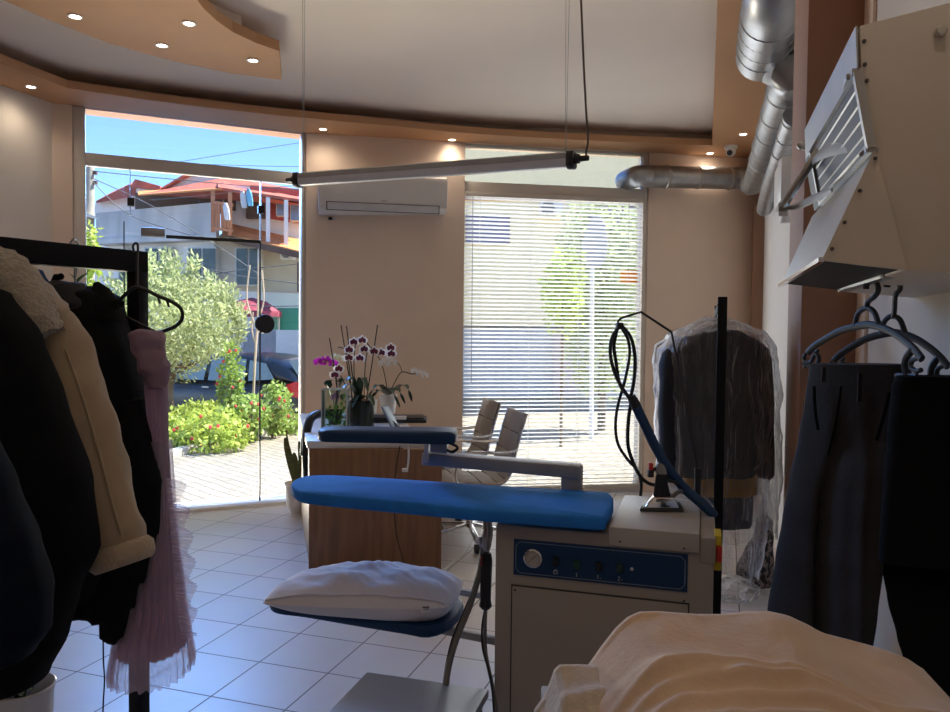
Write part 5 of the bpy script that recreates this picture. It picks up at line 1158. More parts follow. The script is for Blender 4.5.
# ================================================================== outdoors
def pave():
    m_ = bpy.data.materials.new('stone_paving'); m_.use_nodes = True; nt = m_.node_tree; N = nt.nodes; L = nt.links; b = N['Principled BSDF']
    tc = N.new('ShaderNodeTexCoord'); br = N.new('ShaderNodeTexBrick'); br.inputs['Scale'].default_value = 1; br.inputs['Brick Width'].default_value = .22; br.inputs['Row Height'].default_value = .11; br.inputs['Mortar Size'].default_value = .008
    br.inputs['Color1'].default_value = (.31, .265, .20, 1); br.inputs['Color2'].default_value = (.22, .19, .145, 1); br.inputs['Mortar'].default_value = (.10, .085, .065, 1)
    mp = N.new('ShaderNodeMapping'); mp.inputs['Rotation'].default_value = (0, 0, .5); nzn = N.new('ShaderNodeTexNoise'); nzn.inputs['Scale'].default_value = 3
    L.new(tc.outputs['Object'], mp.inputs['Vector']); ad = N.new('ShaderNodeMix'); ad.data_type = 'VECTOR'; ad.inputs['Factor'].default_value = .06; L.new(mp.outputs['Vector'], ad.inputs['A']); L.new(nzn.outputs['Color'], ad.inputs['B'])
    L.new(tc.outputs['Object'], nzn.inputs['Vector']); L.new(ad.outputs['Result'], br.inputs['Vector']); L.new(br.outputs['Color'], b.inputs['Base Color']); b.inputs['Roughness'].default_value = .85
    return m_
M_pave = pave(); M_asph = mat('asphalt', (.17, .17, .175), .9, var=.15, nscale=3, bump=.2); M_kerb = mat('concrete_kerb', (.36, .33, .28), .9, var=.1, bump=.2, bscale=30); M_earth = mat('garden_earth', (.24, .13, .065), .95, var=.3, nscale=9, bump=.6, bscale=20)
XK = -5.75
o = MB().prism([W1a - V((1.3, 1.2, 0)) + N1 * .0, W1b, P2, P3, P4, V((9, 9.5, 0)), V((9, 19, 0)), V((XK, 19, 0)), V((XK, 4.6, 0))], V((0, 0, -.1))).build('pavement', M_pave, smooth=0); o.location.z = -.03; o['kind'] = 'structure'
o = MB().bbox((-60, -20, -1.0), (60, 90, -.62)).build('road', M_asph, smooth=0); o['kind'] = 'structure'
o = MB().bbox((XK - .14, 4.5, -.6), (XK, 19, .05)).build('kerb', M_kerb, bevel=.01); o['kind'] = 'structure'
mb = MB(); NX, NY = 24, 40; vs = []; fs = []
for i in range(NX + 1):
    for j in range(NY + 1):
        x = lerp(XK - .14, XK - 3.4, i / NX); y = lerp(4.5, 19, j / NY); vs.append(V((x, y, -.02 - .1 * (i / NX) + .06 * nz((x * 2, y * 2, 0)))))
for i in range(NX):
    for j in range(NY): fs.append((i * (NY + 1) + j, (i + 1) * (NY + 1) + j, (i + 1) * (NY + 1) + j + 1, i * (NY + 1) + j + 1))
o = mb.add(vs, fs).build('garden_land', M_earth, smooth=60); o['kind'] = 'structure'
# grass strip by the kerb
M_gr = mat('grass_blade', (.18, .26, .05), .7, var=.35, nscale=4, trans=.3); mb = MB()
for k in range(2600):
    x = XK - .15 - abs(rnd.gauss(0, .35)); y = rnd.uniform(5, 13); z = -.03 - .1 * (XK - x) / 3.4; a = rnd.uniform(0, PI); h = rnd.uniform(.04, .12); e = V((math.cos(a), math.sin(a), 0)) * .009; ti = V((rnd.uniform(-.04, .04), rnd.uniform(-.04, .04), h))
    p = V((x, y, z)); mb.add([p - e, p + e, p + ti], [(0, 1, 2)])
o = mb.build('grass', M_gr, smooth=0); tag(o, 'short green grass along the garden kerb', 'grass', kind='stuff')
# bushes
def leaves(mb, c, rx, ry, rz, n, s, shell=.5, zmin=-9, elong=1.6, upb=0.0):
    for k in range(n):
        while True:
            p = V((rnd.uniform(-1, 1), rnd.uniform(-1, 1), rnd.uniform(-1, 1)))
            if shell * shell < p.length_squared <= 1: break
        f = 1 + .22 * nz((p.x * 2.2 + c.x, p.y * 2.2 + c.y, p.z * 2.2)) * 1.5
        q = c + V((p.x * rx, p.y * ry, p.z * rz)) * f
        if q.z < zmin: continue
        d = V((rnd.gauss(0, 1), rnd.gauss(0, 1), rnd.gauss(upb, 1))).normalized(); w = d.orthogonal().normalized(); w = (Matrix.Rotation(rnd.uniform(0, 2 * PI), 3, d) @ w) * s * .5
        L = d * s * elong * rnd.uniform(.7, 1.3)
        mb.add([q, q + L * .5 + w, q + L, q + L * .5 - w], [(0, 1, 2, 3)])
M_bush = mat('bush_leaf', (.42, .52, .10), .6, var=.35, nscale=3, trans=.4); M_bush2 = mat('rose_leaf', (.30, .42, .10), .55, var=.45, nscale=4, trans=.35); M_twig = mat('twig', (.16, .1, .05), .8)
M_rose = mat('red_rose', (.6, .05, .05), .6, trans=.2)
bushes = [((188, 432), 9.6, .55, .28, 'low yellow-green bush at the left of the garden bed, beside the dress'), ((215, 432), 9.3, .5, .28, 'low yellow-green bush in the garden bed left of the rose shoots'), ((246, 418), 10.0, .34, .3, 'rose bush in the garden bed before the dark car'),
          ((231, 395), 10.6, .2, .75, 'tall leafy rose shoot rising in front of the dark car door'), ((274, 408), 10.4, .24, .36, 'small rose bush right of the glass door edge, before the car tail'), ((285, 425), 10.9, .35, .2, 'tuft of low weeds at the right end of the garden bed'), ((200, 416), 11.2, .5, .24, 'bright bush behind the garden front row under the olive tree')]
for (q, d, w, h, lab) in bushes:
    c = at(*q, d); zb_ = -.08; t = thing('garden_bush', lab, 'bush', V((c.x, c.y, zb_)), 'bushes in the garden bed')
    mb = MB(); leaves(mb, c, w, w * .8, h, int(1100 * (w * h / .2) ** .7) + 200, .045, .15, zb_); mb.build('foliage', M_bush if 'yellow' in lab or 'bright' in lab else M_bush2, t, smooth=0)
    mb = MB()
    for k in range(7):
        e = c + V((rnd.uniform(-w, w) * .7, rnd.uniform(-w, w) * .5, rnd.uniform(0, h * .8))); mb.tube([V((c.x + rnd.uniform(-.05, .05), c.y, zb_ - .05)), (V((c.x, c.y, zb_)) + e) / 2 + V((rnd.uniform(-.05, .05), 0, .05)), e], [.009, .007, .004], 5)
    mb.build('stem', M_twig, t)
    if 'rose' in lab:
        mb = MB()
        for k in range(12): mb.ball(c + V((rnd.uniform(-w, w), rnd.uniform(-w, 0) * .8, rnd.uniform(-.5, .9) * h)), .022, 6)
        mb.build('blossom', M_rose, t)
# olive tree
M_olive = mat('olive_leaf', (.46, .52, .27), .6, var=.3, nscale=2, trans=.4); M_bark = mat('bark', (.17, .12, .08), .9, var=.3, bump=.6, bscale=20)
c = at(166, 325, 11.0); b_ = V((at(170, 400, 11).x, at(170, 400, 11).y, -.1))
t = thing('olive_tree', 'rounded silvery olive tree with feathery shoots in the garden before the houses', 'tree', b_)
mb = MB(); leaves(mb, c, 1.02, .95, .74, 9000, .036, .35, elong=2.6, upb=.5)
for (x, y) in ((150, 262), (176, 262), (193, 265), (130, 270), (165, 258), (210, 280), (232, 295), (95, 300), (110, 285), (222, 290), (240, 315)):
    p = at(x, y + 8, 10.9 + rnd.uniform(-.3, .3)); leaves(mb, p, .1, .1, .26, 150, .034, 0, elong=2.6, upb=1.5)
mb.build('foliage', M_olive, t, smooth=0)
mb = MB(); fk = at(172, 372, 11)
mb.tube(smooth_path([b_ - V((0, 0, .1)), at(168, 390, 11), fk], 5), [.09, .085, .08, .078, .075, .072, .07, .068, .066, .065, .064], 10)
mb.build('trunk', M_bark, t)
for (x, y) in ((145, 340), (170, 330), (195, 345), (210, 350), (120, 345)): MB().tube(smooth_path([fk, fk.lerp(at(x, y, 11), .5) + V((0, .05, -.05)), at(x, y, 11)], 5), [.05, .045, .04, .036, .032, .03, .027, .024, .02, .016, .012], 8).build('branch', M_bark, t)
# small leafy shrub by the pole
c = at(86, 240 + 12, 12); t = thing('climbing_shrub', 'bright green climbing foliage beside the utility pole at the left window edge', 'shrub', V((c.x, c.y, -.6)))
mb = MB(); leaves(mb, c, .22, .22, .5, 500, .06, 0); leaves(mb, c - V((0, 0, .8)), .35, .3, .5, 500, .06, 0); mb.build('foliage', M_bush, t, smooth=0); MB().tube([V((c.x, c.y, -.6)), c], .03, 8).build('stem', M_twig, t)
# sapling
t = thing('sapling', 'thin bare sapling with pale forked stem in the garden before the car', 'tree', at(253, 420, 11))
M_pale = mat('pale_bark', (.5, .4, .3), .8); dd_ = 11.0
MB().tube(smooth_path([at(252.5, 425, dd_), at(254, 380, dd_), at(256, 345, dd_), at(258, 318, dd_), at(259, 262, dd_)], 5), .018, 8).build('trunk', M_pale, t)
for l in (((256, 345), (252, 330), (253, 312)), ((258, 320), (264, 300), (262, 270)), ((257.5, 330), (247, 300), (250, 265))): MB().tube(smooth_path([at(*q, dd_) for q in l], 4), .01, 6).build('branch', M_pale, t)
# ------------------------------------------------------------------ parked car (built at the origin, nose towards -X)
M_carp = mat('dark_car_paint', (.05, .056, .056), .35, .2, coat=.25, var=.05); M_cgl = mat('car_glass', (.24, .34, .34), .1, var=.05, spec=.8); M_tyre = mat('tyre', (.015, .015, .015), .8); M_rim = mat('alloy', (.45, .45, .46), .3, .9); M_red = mat('tail_red', (.62, .02, .04), .25, coat=.5)
car = thing('parked_car', 'dark grey hatchback car parked beyond the garden bushes, its red tail light showing', 'car', (0, 0, 0))
st = [(-2.1, .35, .55, .62), (-2.0, .22, .72, .78), (-1.7, .2, .84, .86), (-1.2, .2, .93, .9), (-.6, .2, .98, .9), (.4, .2, 1.0, .9), (1.2, .2, 1.02, .89), (1.7, .22, 1.02, .86), (1.95, .26, .98, .8), (2.08, .36, .82, .7)]
def crs(x, z0, z1, w): return [V((x, -w * .92, z0)), V((x, -w, z0 + (z1 - z0) * .3)), V((x, -w, z0 + (z1 - z0) * .65)), V((x, -w * .93, z1)), V((x, 0, z1 + .02)), V((x, w * .93, z1)), V((x, w, z0 + (z1 - z0) * .65)), V((x, w, z0 + (z1 - z0) * .3)), V((x, w * .92, z0)), V((x, 0, z0 - .02))]
MB().loft([crs(*q) for q in st]).build('body', M_carp, car, sub=2, smooth=60)
rf = [(-1.15, .92, .95, .8), (-.75, .93, 1.2, .74), (-.3, .93, 1.42, .68), (.2, .93, 1.5, .66), (.9, .95, 1.48, .66), (1.5, .97, 1.38, .64), (1.85, .98, 1.12, .66), (1.98, .97, 1.0, .7)]
def cr2(x, z0, z1, w): return [V((x, -.83, z0)), V((x, -.5 * (.83 + w), (z0 + z1) / 2)), V((x, -w, z1 - .04)), V((x, -w * .8, z1)), V((x, w * .8, z1)), V((x, w, z1 - .04)), V((x, .5 * (.83 + w), (z0 + z1) / 2)), V((x, .83, z0))]
MB().loft([cr2(*q) for q in rf]).build('cabin', M_carp, car, sub=2, smooth=60)
def side(s, pts, name, m_, o=.012):
    MB().prism([V((x, s * (.83 - (z - .93) * .30 + o), z)) for x, z in pts], V((0, s * .006, 0))).build(name, m_, car)
for s in (-1, 1):
    side(s, [(-.95, .98), (-.1, .98), (-.1, 1.38), (-.36, 1.36)], 'side_window', M_cgl, .02); side(s, [(0, .98), (.85, .99), (.8, 1.39), (0, 1.4)], 'side_window', M_cgl, .02); side(s, [(.93, 1.0), (1.5, 1.05), (1.25, 1.32), (.88, 1.37)], 'side_window', M_cgl, .02)
    for x in (-1.3, 1.28):
        wh = MB().lathe([(.2, -.1), (.3, -.09), (.32, -.05), (.32, .06), (.3, .1), (.2, .1)], (x, s * .82, .32), 28, Matrix.Rotation(PI / 2, 3, 'X')).build('wheel', M_tyre, car)
        MB().lathe([(.2, -.105), (.12, -.11), (.02, -.1), (.02, .1), (.12, .11), (.2, .105)], (x, s * .82, .32), 20, Matrix.Rotation(PI / 2, 3, 'X')).build('hub', M_rim, wh)
        MB().tube([V((x + .37 * math.cos(a), s * .895, .32 + .37 * math.sin(a))) for a in [PI * k / 12 for k in range(13)]], .03, 8).build('wheel_arch', M_carp, car)
    MB().loft([[V((1.82, s * .88, .78)), V((1.82, s * .885, .97)), V((1.84, s * .84, .98)), V((1.84, s * .84, .78))], [V((1.97, s * .8, .74)), V((1.97, s * .8, 1.02)), V((1.92, s * .76, 1.02)), V((1.92, s * .76, .74))], [V((2.1, s * .62, .7)), V((2.08, s * .62, .98)), V((2.02, s * .6, .98)), V((2.02, s * .6, .7))]]).build('tail_light', M_red, car, smooth=50)
    MB().box((-.85, s * .97, 1.0), (.14, .2, .12)).build('mirror', M_carp, car, bevel=.03)
    MB().box((-.0, s * .895, .86), (.16, .03, .025)).build('door_handle', M_rim, car); MB().box((.85, s * .9, .87), (.16, .03, .025)).build('door_handle', M_rim, car)
    MB().box((-1.98, s * .62, .66), (.2, .3, .14)).build('headlight', mat('headlight_glass', (.7, .72, .74), .15), car, bevel=.03)
MB().prism([V((1.9, -.6, 1.05)), V((1.9, .6, 1.05)), V((1.62, .55, 1.36)), V((1.62, -.55, 1.36))], V((.02, 0, .012))).build('rear_window', M_cgl, car)
MB().prism([V((-1.1, -.68, .98)), V((-1.1, .68, .98)), V((-.42, .6, 1.36)), V((-.42, -.6, 1.36))], V((-.02, 0, .02))).build('windscreen', M_cgl, car)
MB().box((2.1, 0, .42), (.1, 1.5, .22)).build('rear_bumper', M_carp, car, bevel=.04)
for s in (-1, 1): MB().box((2.14, s * .6, .5), (.04, .25, .08)).build('reflector', M_red, car)
MB().box((2.125, 0, .78), (.02, .5, .11)).build('number_plate', mat('plate_white', (.8, .8, .78), .5), car)
MB().tube([V((1.3, .3, 1.42)), V((1.5, .3, 1.62))], .006, 5).build('antenna', M_blackplastic, car)
g_ = at(239, 420, 15.0); g_.z = -.50; car.location = g_; car.rotation_euler.z = YAW - math.radians(24)
# ------------------------------------------------------------------ houses across the street, left
def pq(pts, ext): return MB().prism([at(*p) for p in pts], FW * ext)
def prt(parent, name, pts, m_, ext=.2, **k): return pq(pts, ext).build(name, m_, parent, smooth=0, **k)
def rect(x0, y0, x1, y1, d, d2=None): d2 = d if d2 is None else d2; return [(x0, y1, d), (x1, y1, d2), (x1, y0, d2), (x0, y0, d)]
M_hb = mat('pale_blue_render', (.82, .78, .74), .9, var=.06, nscale=.8); M_conc = mat('raw_concrete', (.56, .55, .53), .95, var=.3, nscale=1.2, stretch=(1, 1, .25), bump=.3, bscale=8); M_hbe = mat('beige_render', (.62, .54, .42), .9, var=.06, nscale=.8); M_hwh = mat('white_render', (.80, .77, .73), .9, var=.04); M_hred = mat('brick_red_paint', (.42, .07, .06), .8, var=.1); M_rfr = mat('red_roof_tiles', (.40, .10, .07), .8, var=.25, nscale=3, bump=.6, bscale=6); M_rfo = mat('orange_roof_tiles', (.62, .24, .08), .8, var=.25, nscale=3, bump=.6, bscale=6)
M_wd = mat('dark_window_glass', (.07, .10, .09), .15, var=.2); M_wb = mat('sky_window_glass', (.20, .28, .42), .12, var=.1); M_wf = mat('pale_window_frame', (.62, .60, .54), .6); M_shd = mat('terrace_dark', (.10, .075, .06), .9); M_rail = mat('orange_rail', (.55, .22, .1), .6)
H = 20.0
hs = thing('corner_house', 'two-storey pale blue house with concrete terrace, red roofs and orange tiled awning across the street', 'house', V((at(200, 400, H).x, at(200, 400, H).y, -.62)))
prt(hs, 'ground_floor', [(92, 420, H + 2), (214, 420, H), (214, 236, H), (92, 236, H + 2)], M_hb, 6)
prt(hs, 'side_wing', [(214, 420, H + .1), (312, 420, H + .3), (312, 250, H + .3), (214, 235, H + .1)], M_hbe, 6)
prt(hs, 'plinth', [(214, 420, H), (312, 420, H + .2), (312, 294, H + .2), (214, 290, H)], M_hb, .4)
prt(hs, 'terrace_wall', [(96, 240, H + 1.2), (216, 234, H - .4), (216, 202, H - .4), (96, 213, H + 1.2)], M_conc, .25)
prt(hs, 'terrace_slab', [(96, 244, H + 1.1), (216, 239, H - .45), (216, 234, H - .45), (96, 239, H + 1.1)], M_conc, 5)
prt(hs, 'upper_wall', [(92, 216, H + 3.5), (140, 216, H + 3.5), (140, 196, H + 3.5), (96, 202, H + 3.5)], M_hwh, 2)
prt(hs, 'terrace_back', [(135, 216, H + 3), (222, 212, H + 2.4), (222, 190, H + 2.4), (135, 193, H + 3)], M_shd, .3)
prt(hs, 'upper_floor', [(222, 236, H + .6), (312, 250, H + 1), (312, 190, H + 1), (222, 185, H + .6)], M_hwh, 5)
prt(hs, 'red_wall', [(250, 215, H + .5), (312, 225, H + .9), (312, 190, H + .9), (250, 185, H + .5)], M_hred, .2)
# roofs
mb = MB(); mb.hexa([at(96, 203, H + 3.2), at(148, 194, H + 3.2), at(150, 192, H + 6), at(110, 196, H + 6), at(96, 201, H + 3.2), at(130, 184, H + 3.2), at(136, 181, H + 6), at(112, 192, H + 6)]); mb.build('roof', M_rfr, hs, smooth=0)
prt(hs, 'gable', [(136, 192, H + 3.1), (158, 190, H + 3.1), (158, 187, H + 3.1), (138, 182, H + 3.1)], M_hwh, .3)
prt(hs, 'roof', [(130, 187, H + 3), (160, 190, H + 3), (160, 186, H + 3), (135, 179, H + 3)], M_rfr, .8)
prt(hs, 'gable', [(160, 190, H + 2.9), (222, 190, H + 2.6), (222, 172, H + 2.6), (188, 172, H + 2.8)], mat('grey_gable', (.5, .51, .53), .9), .3)
prt(hs, 'roof', [(159, 189, H + 2.6), (162, 189, H + 2.6), (192, 173, H + 2.6), (186, 173, H + 2.6)], M_rfr, .5)
prt(hs, 'roof', [(140, 194, H + .2), (222, 190, H - .5), (312, 206, H - .2), (312, 197, H + 1.5), (250, 181, H + 1.5), (222, 178, H + 1.5)], M_rfr, .15)
mb = MB().hexa([at(218, 190, H - .6), at(312, 204, H - .5), at(312, 200, H + 5), at(218, 178, H + 5), at(218, 187, H - .6), at(312, 201, H - .5), at(312, 192, H + 5), at(218, 174, H + 5)]); mb.build('roof', M_rfr, hs, smooth=0)
mb = MB().hexa([at(138, 196, H - .3), at(222, 190, H - .7), at(222, 188, H + 3), at(138, 193, H + 3), at(138, 194.5, H - .3), at(222, 188, H - .7), at(222, 186, H + 3), at(138, 191, H + 3)]); mb.build('terrace_canopy', M_rfo, hs, smooth=0)
mb = MB().hexa([at(222, 234, H - .3), at(312, 256, H - 1.3), at(312, 244, H + .8), at(225, 224, H + .5), at(222, 232, H - .3), at(312, 254, H - 1.3), at(312, 242, H + .8), at(225, 222, H + .5)]); mb.build('awning_roof', M_rfo, hs, smooth=0)
mb = MB().bar(at(222, 237, H - .3), at(312, 258, H - 1.3), .15, .15); mb.build('awning_beam', mat('dark_beam', (.12, .07, .05), .8), hs)
for (x0, x1, y0, y1, d) in ((144, 173, 247, 288, H + .55), (187, 216, 247, 288, H - .1), (118, 128, 248, 285, H + 1.3), (235, 261, 247, 286, H + .02)):
    f = prt(hs, 'window', rect(x0, y0, x1, y1, d - .12), M_wf, .3)
    n_ = 2 if x1 - x0 > 15 else 1
    for k in range(n_): prt(f, 'pane', rect(lerp(x0, x1, k / n_) + 1.3, y0 + 1.5, lerp(x0, x1, (k + 1) / n_) - 1, y1 - 1.5, d - .16), M_wd, .05)
for (x0, x1, y0, y1) in ((276, 287, 198, 216), (290, 304, 201, 221)):
    f = prt(hs, 'window', rect(x0, y0, x1, y1, H + .4), M_wf, .2); prt(f, 'pane', rect(x0 + .8, y0 + 1, x1 - .8, y1 - 1, H + .36), M_wb, .04)
prt(hs, 'door_opening', rect(246, 194, 264, 218, H + .42), M_shd, .2); prt(hs, 'door_opening', rect(224, 194, 234, 210, H + .5), M_shd, .2)
mb = MB()
for k in range(7): mb.bar(at(213 + k * 3, 204, H - .6), at(213 + k * 3, 228, H - .6), .06, .06)
mb.bar(at(212, 202, H - .6), at(233, 205, H - .6), .07, .07); mb.bar(at(212, 228, H - .6), at(233, 231, H - .6), .07, .07); mb.build('balcony_railing', M_rail, hs)
for x in (213, 230, 268, 286): MB().bar(at(x, 232 + (x - 213) * .2, H - .55), at(x, 190 + (x - 213) * .14, H - .55), .1, .1).build('terrace_post', M_hwh if x > 240 else M_rail, hs)
a_ = prt(hs, 'outdoor_unit', rect(280, 247, 293, 259, H - .1), M_hwh, .4); MB().lathe([(.13, 0), (.13, .02), (.02, .02)], at(286, 253, H - .12), 20, Matrix.Rotation(PI / 2, 3, 'X')).build('fan_grille', mat('grille_grey', (.2, .2, .2), .6), a_)
prt(hs, 'drainpipe', rect(257.5, 240, 260.5, 320, H - .35), M_hwh, .1); prt(hs, 'column', rect(297, 262, 304, 292, H - 1), mat('dark_beam', (.12, .07, .05), .8), .3)
# laundry on the upper terrace
for (x, y, c_, nm, lab) in ((226, 212, (.7, .7, .72), 'hanging_laundry', 'white laundry hanging on the terrace railing across the street'), (249, 198, (.16, .45, .62), 'hanging_laundry', 'light blue cloth hanging under the terrace roof across the street'), (243, 200, (.6, .6, .58), 'hanging_laundry', 'pale shirt hanging left of the blue cloth across the street')):
    o = MB().loft(loft_px([(y - 9, x - 2, x + 1), (y - 4, x - 3, x + 3), (y + 4, x - 2, x + 4), (y + 8, x - 1, x + 4)], H - .9, .05, 14, 4, .02, 3)).build(nm, mat('laundry_%d' % x, c_, .9), loc=at(x, y, H - .9)); tag(o, lab, 'laundry')
# grey boundary wall with a scrawl, cream block, green stall, maroon parasol
W0 = 18.2
o = pq([(190, 425, W0), (278, 425, W0), (278, 330, W0), (190, 326, W0)], .2).build('boundary_wall', mat('grey_wall_paint', (.33, .33, .34), .9, var=.05), smooth=0); tag(o, 'low grey wall with white painted scrawl behind the parked car', 'wall')
mb = MB()
for l in ([(235, 342), (237, 341), (238, 336), (241, 335.5), (243, 337.5), (241.5, 340), (239, 340)], [(239.5, 340), (240, 346), (242.5, 346), (242, 340)], [(243, 339), (244.5, 337), (246, 339), (247.5, 338)], [(246, 341.5), (247.5, 340)]):
    mb.tube(smooth_path([at(x, y, W0 - .02) for x, y in l], 3), .025, 5)
mb.build('painted_scrawl', mat('white_paint', (.75, .75, .75), .8), o)
o = pq([(276, 425, W0 - .4), (312, 425, W0 - .4), (312, 330, W0 - .4), (276, 330, W0 - .4)], .6).build('rendered_block', M_hwh, smooth=0); tag(o, 'cream rendered wall block behind the car tail', 'wall')
gs = thing('green_stall', 'green kiosk front with a white framed window behind the cream wall block', 'kiosk', at(285, 325, H - .8))
prt(gs, 'front', rect(262, 308, 306, 334, H - .8), mat('green_paint', (.05, .28, .18), .7), .4); f = prt(gs, 'window', rect(268, 316, 279, 334, H - .95), M_wf, .1); prt(f, 'pane', rect(269.5, 318, 277.5, 334, H - .98), mat('green_glass', (.12, .3, .2), .3), .02)
pa = thing('market_parasol', 'maroon parasol with white patterned edge across the street', 'parasol', at(252, 315, H - 1.2))
pc_ = at(252, 308, H - 1.2); MB().lathe([(.01, .25), (.35, .16), (.72, -.08), (.72, -.2), (.7, -.2)], pc_, 8, caps=False).build('canopy', mat('maroon_cloth', (.30, .05, .08), .8, var=.5, nscale=14), pa, smooth=0, solid=.01)
MB().cyl(V((pc_.x, pc_.y, -.6)), pc_ + V((0, 0, .2)), .03, 8).build('pole', M_hwh, pa)
# utility pole, wires
t = thing('utility_pole', 'concrete utility pole with wires at the left edge of the shop window', 'pole', V((at(86, 300, 17).x, at(86, 300, 17).y, -.62)))
pb_, ptp = V((at(86, 300, 17).x, at(86, 300, 17).y, -.62)), at(89, 167, 17); MB().tube([pb_, ptp], [.16, .11], 12).build('shaft', M_kerb, t)
for z in (4, 14): MB().bar(at(82, 167 + z, 17), at(97, 169 + z, 17), .06, .08).build('crossarm', mat('dark_beam', (.12, .07, .05), .8), t)
MB().hexa([at(84, 216, 16.8), at(100, 220, 16.6), at(100, 220, 17.4), at(84, 216, 17.4), at(84, 212, 16.8), at(97, 217, 16.6), at(97, 217, 17.4), at(84, 212, 17.4)]).build('lamp_shield', M_wf, t)
M_cable = mat('black_cable', (.12, .12, .13), .6)
wl = [(((92, 171), (160, 178), (260, 187), (330, 192)), 'thick black overhead cable crossing before the roofs'), (((92, 178), (150, 205), (216, 245), (260, 275)), 'overhead cable sloping down from the utility pole to the house front'), (((93, 182), (130, 215), (190, 235)), 'second overhead cable sloping down from the utility pole'),
      (((150, 200), (200, 196), (250, 190), (330, 182)), 'thin cable above the terrace'), (((180, 262), (240, 276), (320, 286)), 'cable sagging across the ground floor windows'), (((180, 282), (240, 270), (320, 262)), 'cable rising across the ground floor windows'), (((215, 298), (260, 306), (320, 305)), 'dark cable above the parasol'),
      (((160, 165), (240, 152), (330, 138)), 'thin wire across the blue sky in the transom pane'), (((200, 164), (260, 166), (330, 167)), 'lower thin wire across the blue sky in the transom pane')]
for l, lab in wl:
    o = MB().tube(smooth_path([at(x, y, 16.5) for x, y in l], 6), .006 if 'thin' in lab else .009, 6).build('overhead_cable', M_cable, loc=at(*l[0], 16.5)); tag(o, lab, 'cable', 'overhead cables')
# ------------------------------------------------------------------ building facing the right window
R_ = 15.0
hb = thing('yellow_building', 'cream and yellow building with blue-grey shutter seen through the venetian blind', 'building', at(550, 400, R_))
prt(hb, 'upper_wall', [(430, 325, R_), (680, 328, R_), (680, 100, R_), (430, 100, R_)], mat('cream_facade', (.95, .80, .48), .9, var=.03), 4)
prt(hb, 'ground_wall', [(430, 425, R_ + .1), (680, 430, R_ + .1), (680, 325, R_ + .1), (430, 322, R_ + .1)], mat('grey_facade', (.5, .48, .44), .9), 3)
prt(hb, 'roller_shutter', rect(462, 328, 553, 398, R_ - .02), mat('blue_shutter', (.52, .52, .52), .6, var=.1, nscale=4, stretch=(3, 3, .2)), .15)
prt(hb, 'roller_shutter', rect(575, 328, 640, 398, R_ - .02), mat('blue_shutter', (.20, .31, .42), .6), .15)
prt(hb, 'column', rect(553, 328, 575, 398, R_ - .1), mat('pink_column', (.52, .42, .40), .9), .3)
for (x0, x1, y0, y1) in ((465, 510, 215, 244), (588, 636, 206, 236)):
    f = prt(hb, 'window', rect(x0, y0, x1, y1, R_ - .05), mat('brown_frame', (.25, .2, .2), .7), .2); prt(f, 'pane', rect(x0 + 1.5, y0 + 1.5, x1 - 1.5, y1 - 1.5, R_ - .09), mat('violet_glass', (.18, .17, .24), .2), .05)
a_ = prt(hb, 'outdoor_unit', rect(541, 201, 563, 215, R_ - .4), M_hwh, .5); MB().lathe([(.13, 0), (.13, .02), (.02, .02)], at(548, 208, R_ - .42), 20, Matrix.Rotation(PI / 2, 3, 'X')).build('fan_grille', mat('grille_grey', (.2, .2, .2), .6), a_)
prt(hb, 'cornice', [(430, 200, R_ - .05), (680, 200, R_ - .05), (680, 196, R_ - .05), (430, 196, R_ - .05)], mat('red_trim', (.5, .25, .18), .8), .1)
c = at(604, 262, 11.5); t = thing('street_tree', 'pale silvery tree beyond the venetian blind at the right window', 'tree', V((c.x, c.y, -.62)))
mb = MB(); leaves(mb, c, .75, .7, 1.0, 3500, .06, .2, elong=2); leaves(mb, at(600, 340, 11.5), .6, .6, .9, 1600, .06, .2, elong=2); mb.build('foliage', M_olive, t, smooth=0); MB().tube([V((c.x, c.y, -.62)), c], .06, 10).build('trunk', M_bark, t)
c = at(563, 290, 9.8); t = thing('lime_bush', 'bright yellow-green shrub beyond the venetian blind', 'shrub', V((c.x, c.y, -.1)))
mb = MB(); leaves(mb, c, .28, .28, .55, 800, .06, .1); mb.build('foliage', M_bush, t, smooth=0); MB().tube([V((c.x, c.y, -.1)), c], .02, 8).build('stem', M_twig, t)
t = thing('sign_post', 'white post with a grey oval board beyond the venetian blind', 'sign', V((at(592, 400, 10.5).x, at(592, 400, 10.5).y, -.1)))
q = at(592, 400, 10.5); MB().cyl(V((q.x, q.y, -.13)), at(592, 268, 10.5), .03, 10).build('post', M_hwh, t)
MB().loft(loft_px([(216, 594, 600), (225, 587, 606), (245, 582, 608), (262, 584, 604), (268, 590, 600)], 10.6, .03, 28, 4)).build('board', mat('board_grey', (.36, .36, .36), .6), t, smooth=60)
# ================================================================== light
w = bpy.data.worlds.new('world'); S.world = w; w.use_nodes = True; nt = w.node_tree; N = nt.nodes; L = nt.links; N.clear()
out = N.new('ShaderNodeOutputWorld'); bg = N.new('ShaderNodeBackground'); sky = N.new('ShaderNodeTexSky'); sky.sky_type = 'NISHITA'; sky.sun_disc = False
SUN = V((.45, .40, .80)).normalized()
sky.sun_elevation = math.asin(SUN.z); sky.sun_rotation = math.atan2(SUN.x, SUN.y); sky.air_density = 1.0; sky.dust_density = .3; sky.ozone_density = 2.0
bg.inputs['Strength'].default_value = SKY_STR
tc = N.new('ShaderNodeTexCoord'); nn = N.new('ShaderNodeTexNoise'); nn.inputs['Scale'].default_value = 3.5; nn.inputs['Detail'].default_value = 7; mp = N.new('ShaderNodeMapping'); mp.inputs['Scale'].default_value = (1, 1, 3.5)
L.new(tc.outputs['Generated'], mp.inputs['Vector']); L.new(mp.outputs['Vector'], nn.inputs['Vector']); cr = N.new('ShaderNodeValToRGB'); cr.color_ramp.elements[0].position = .66; cr.color_ramp.elements[1].position = .85
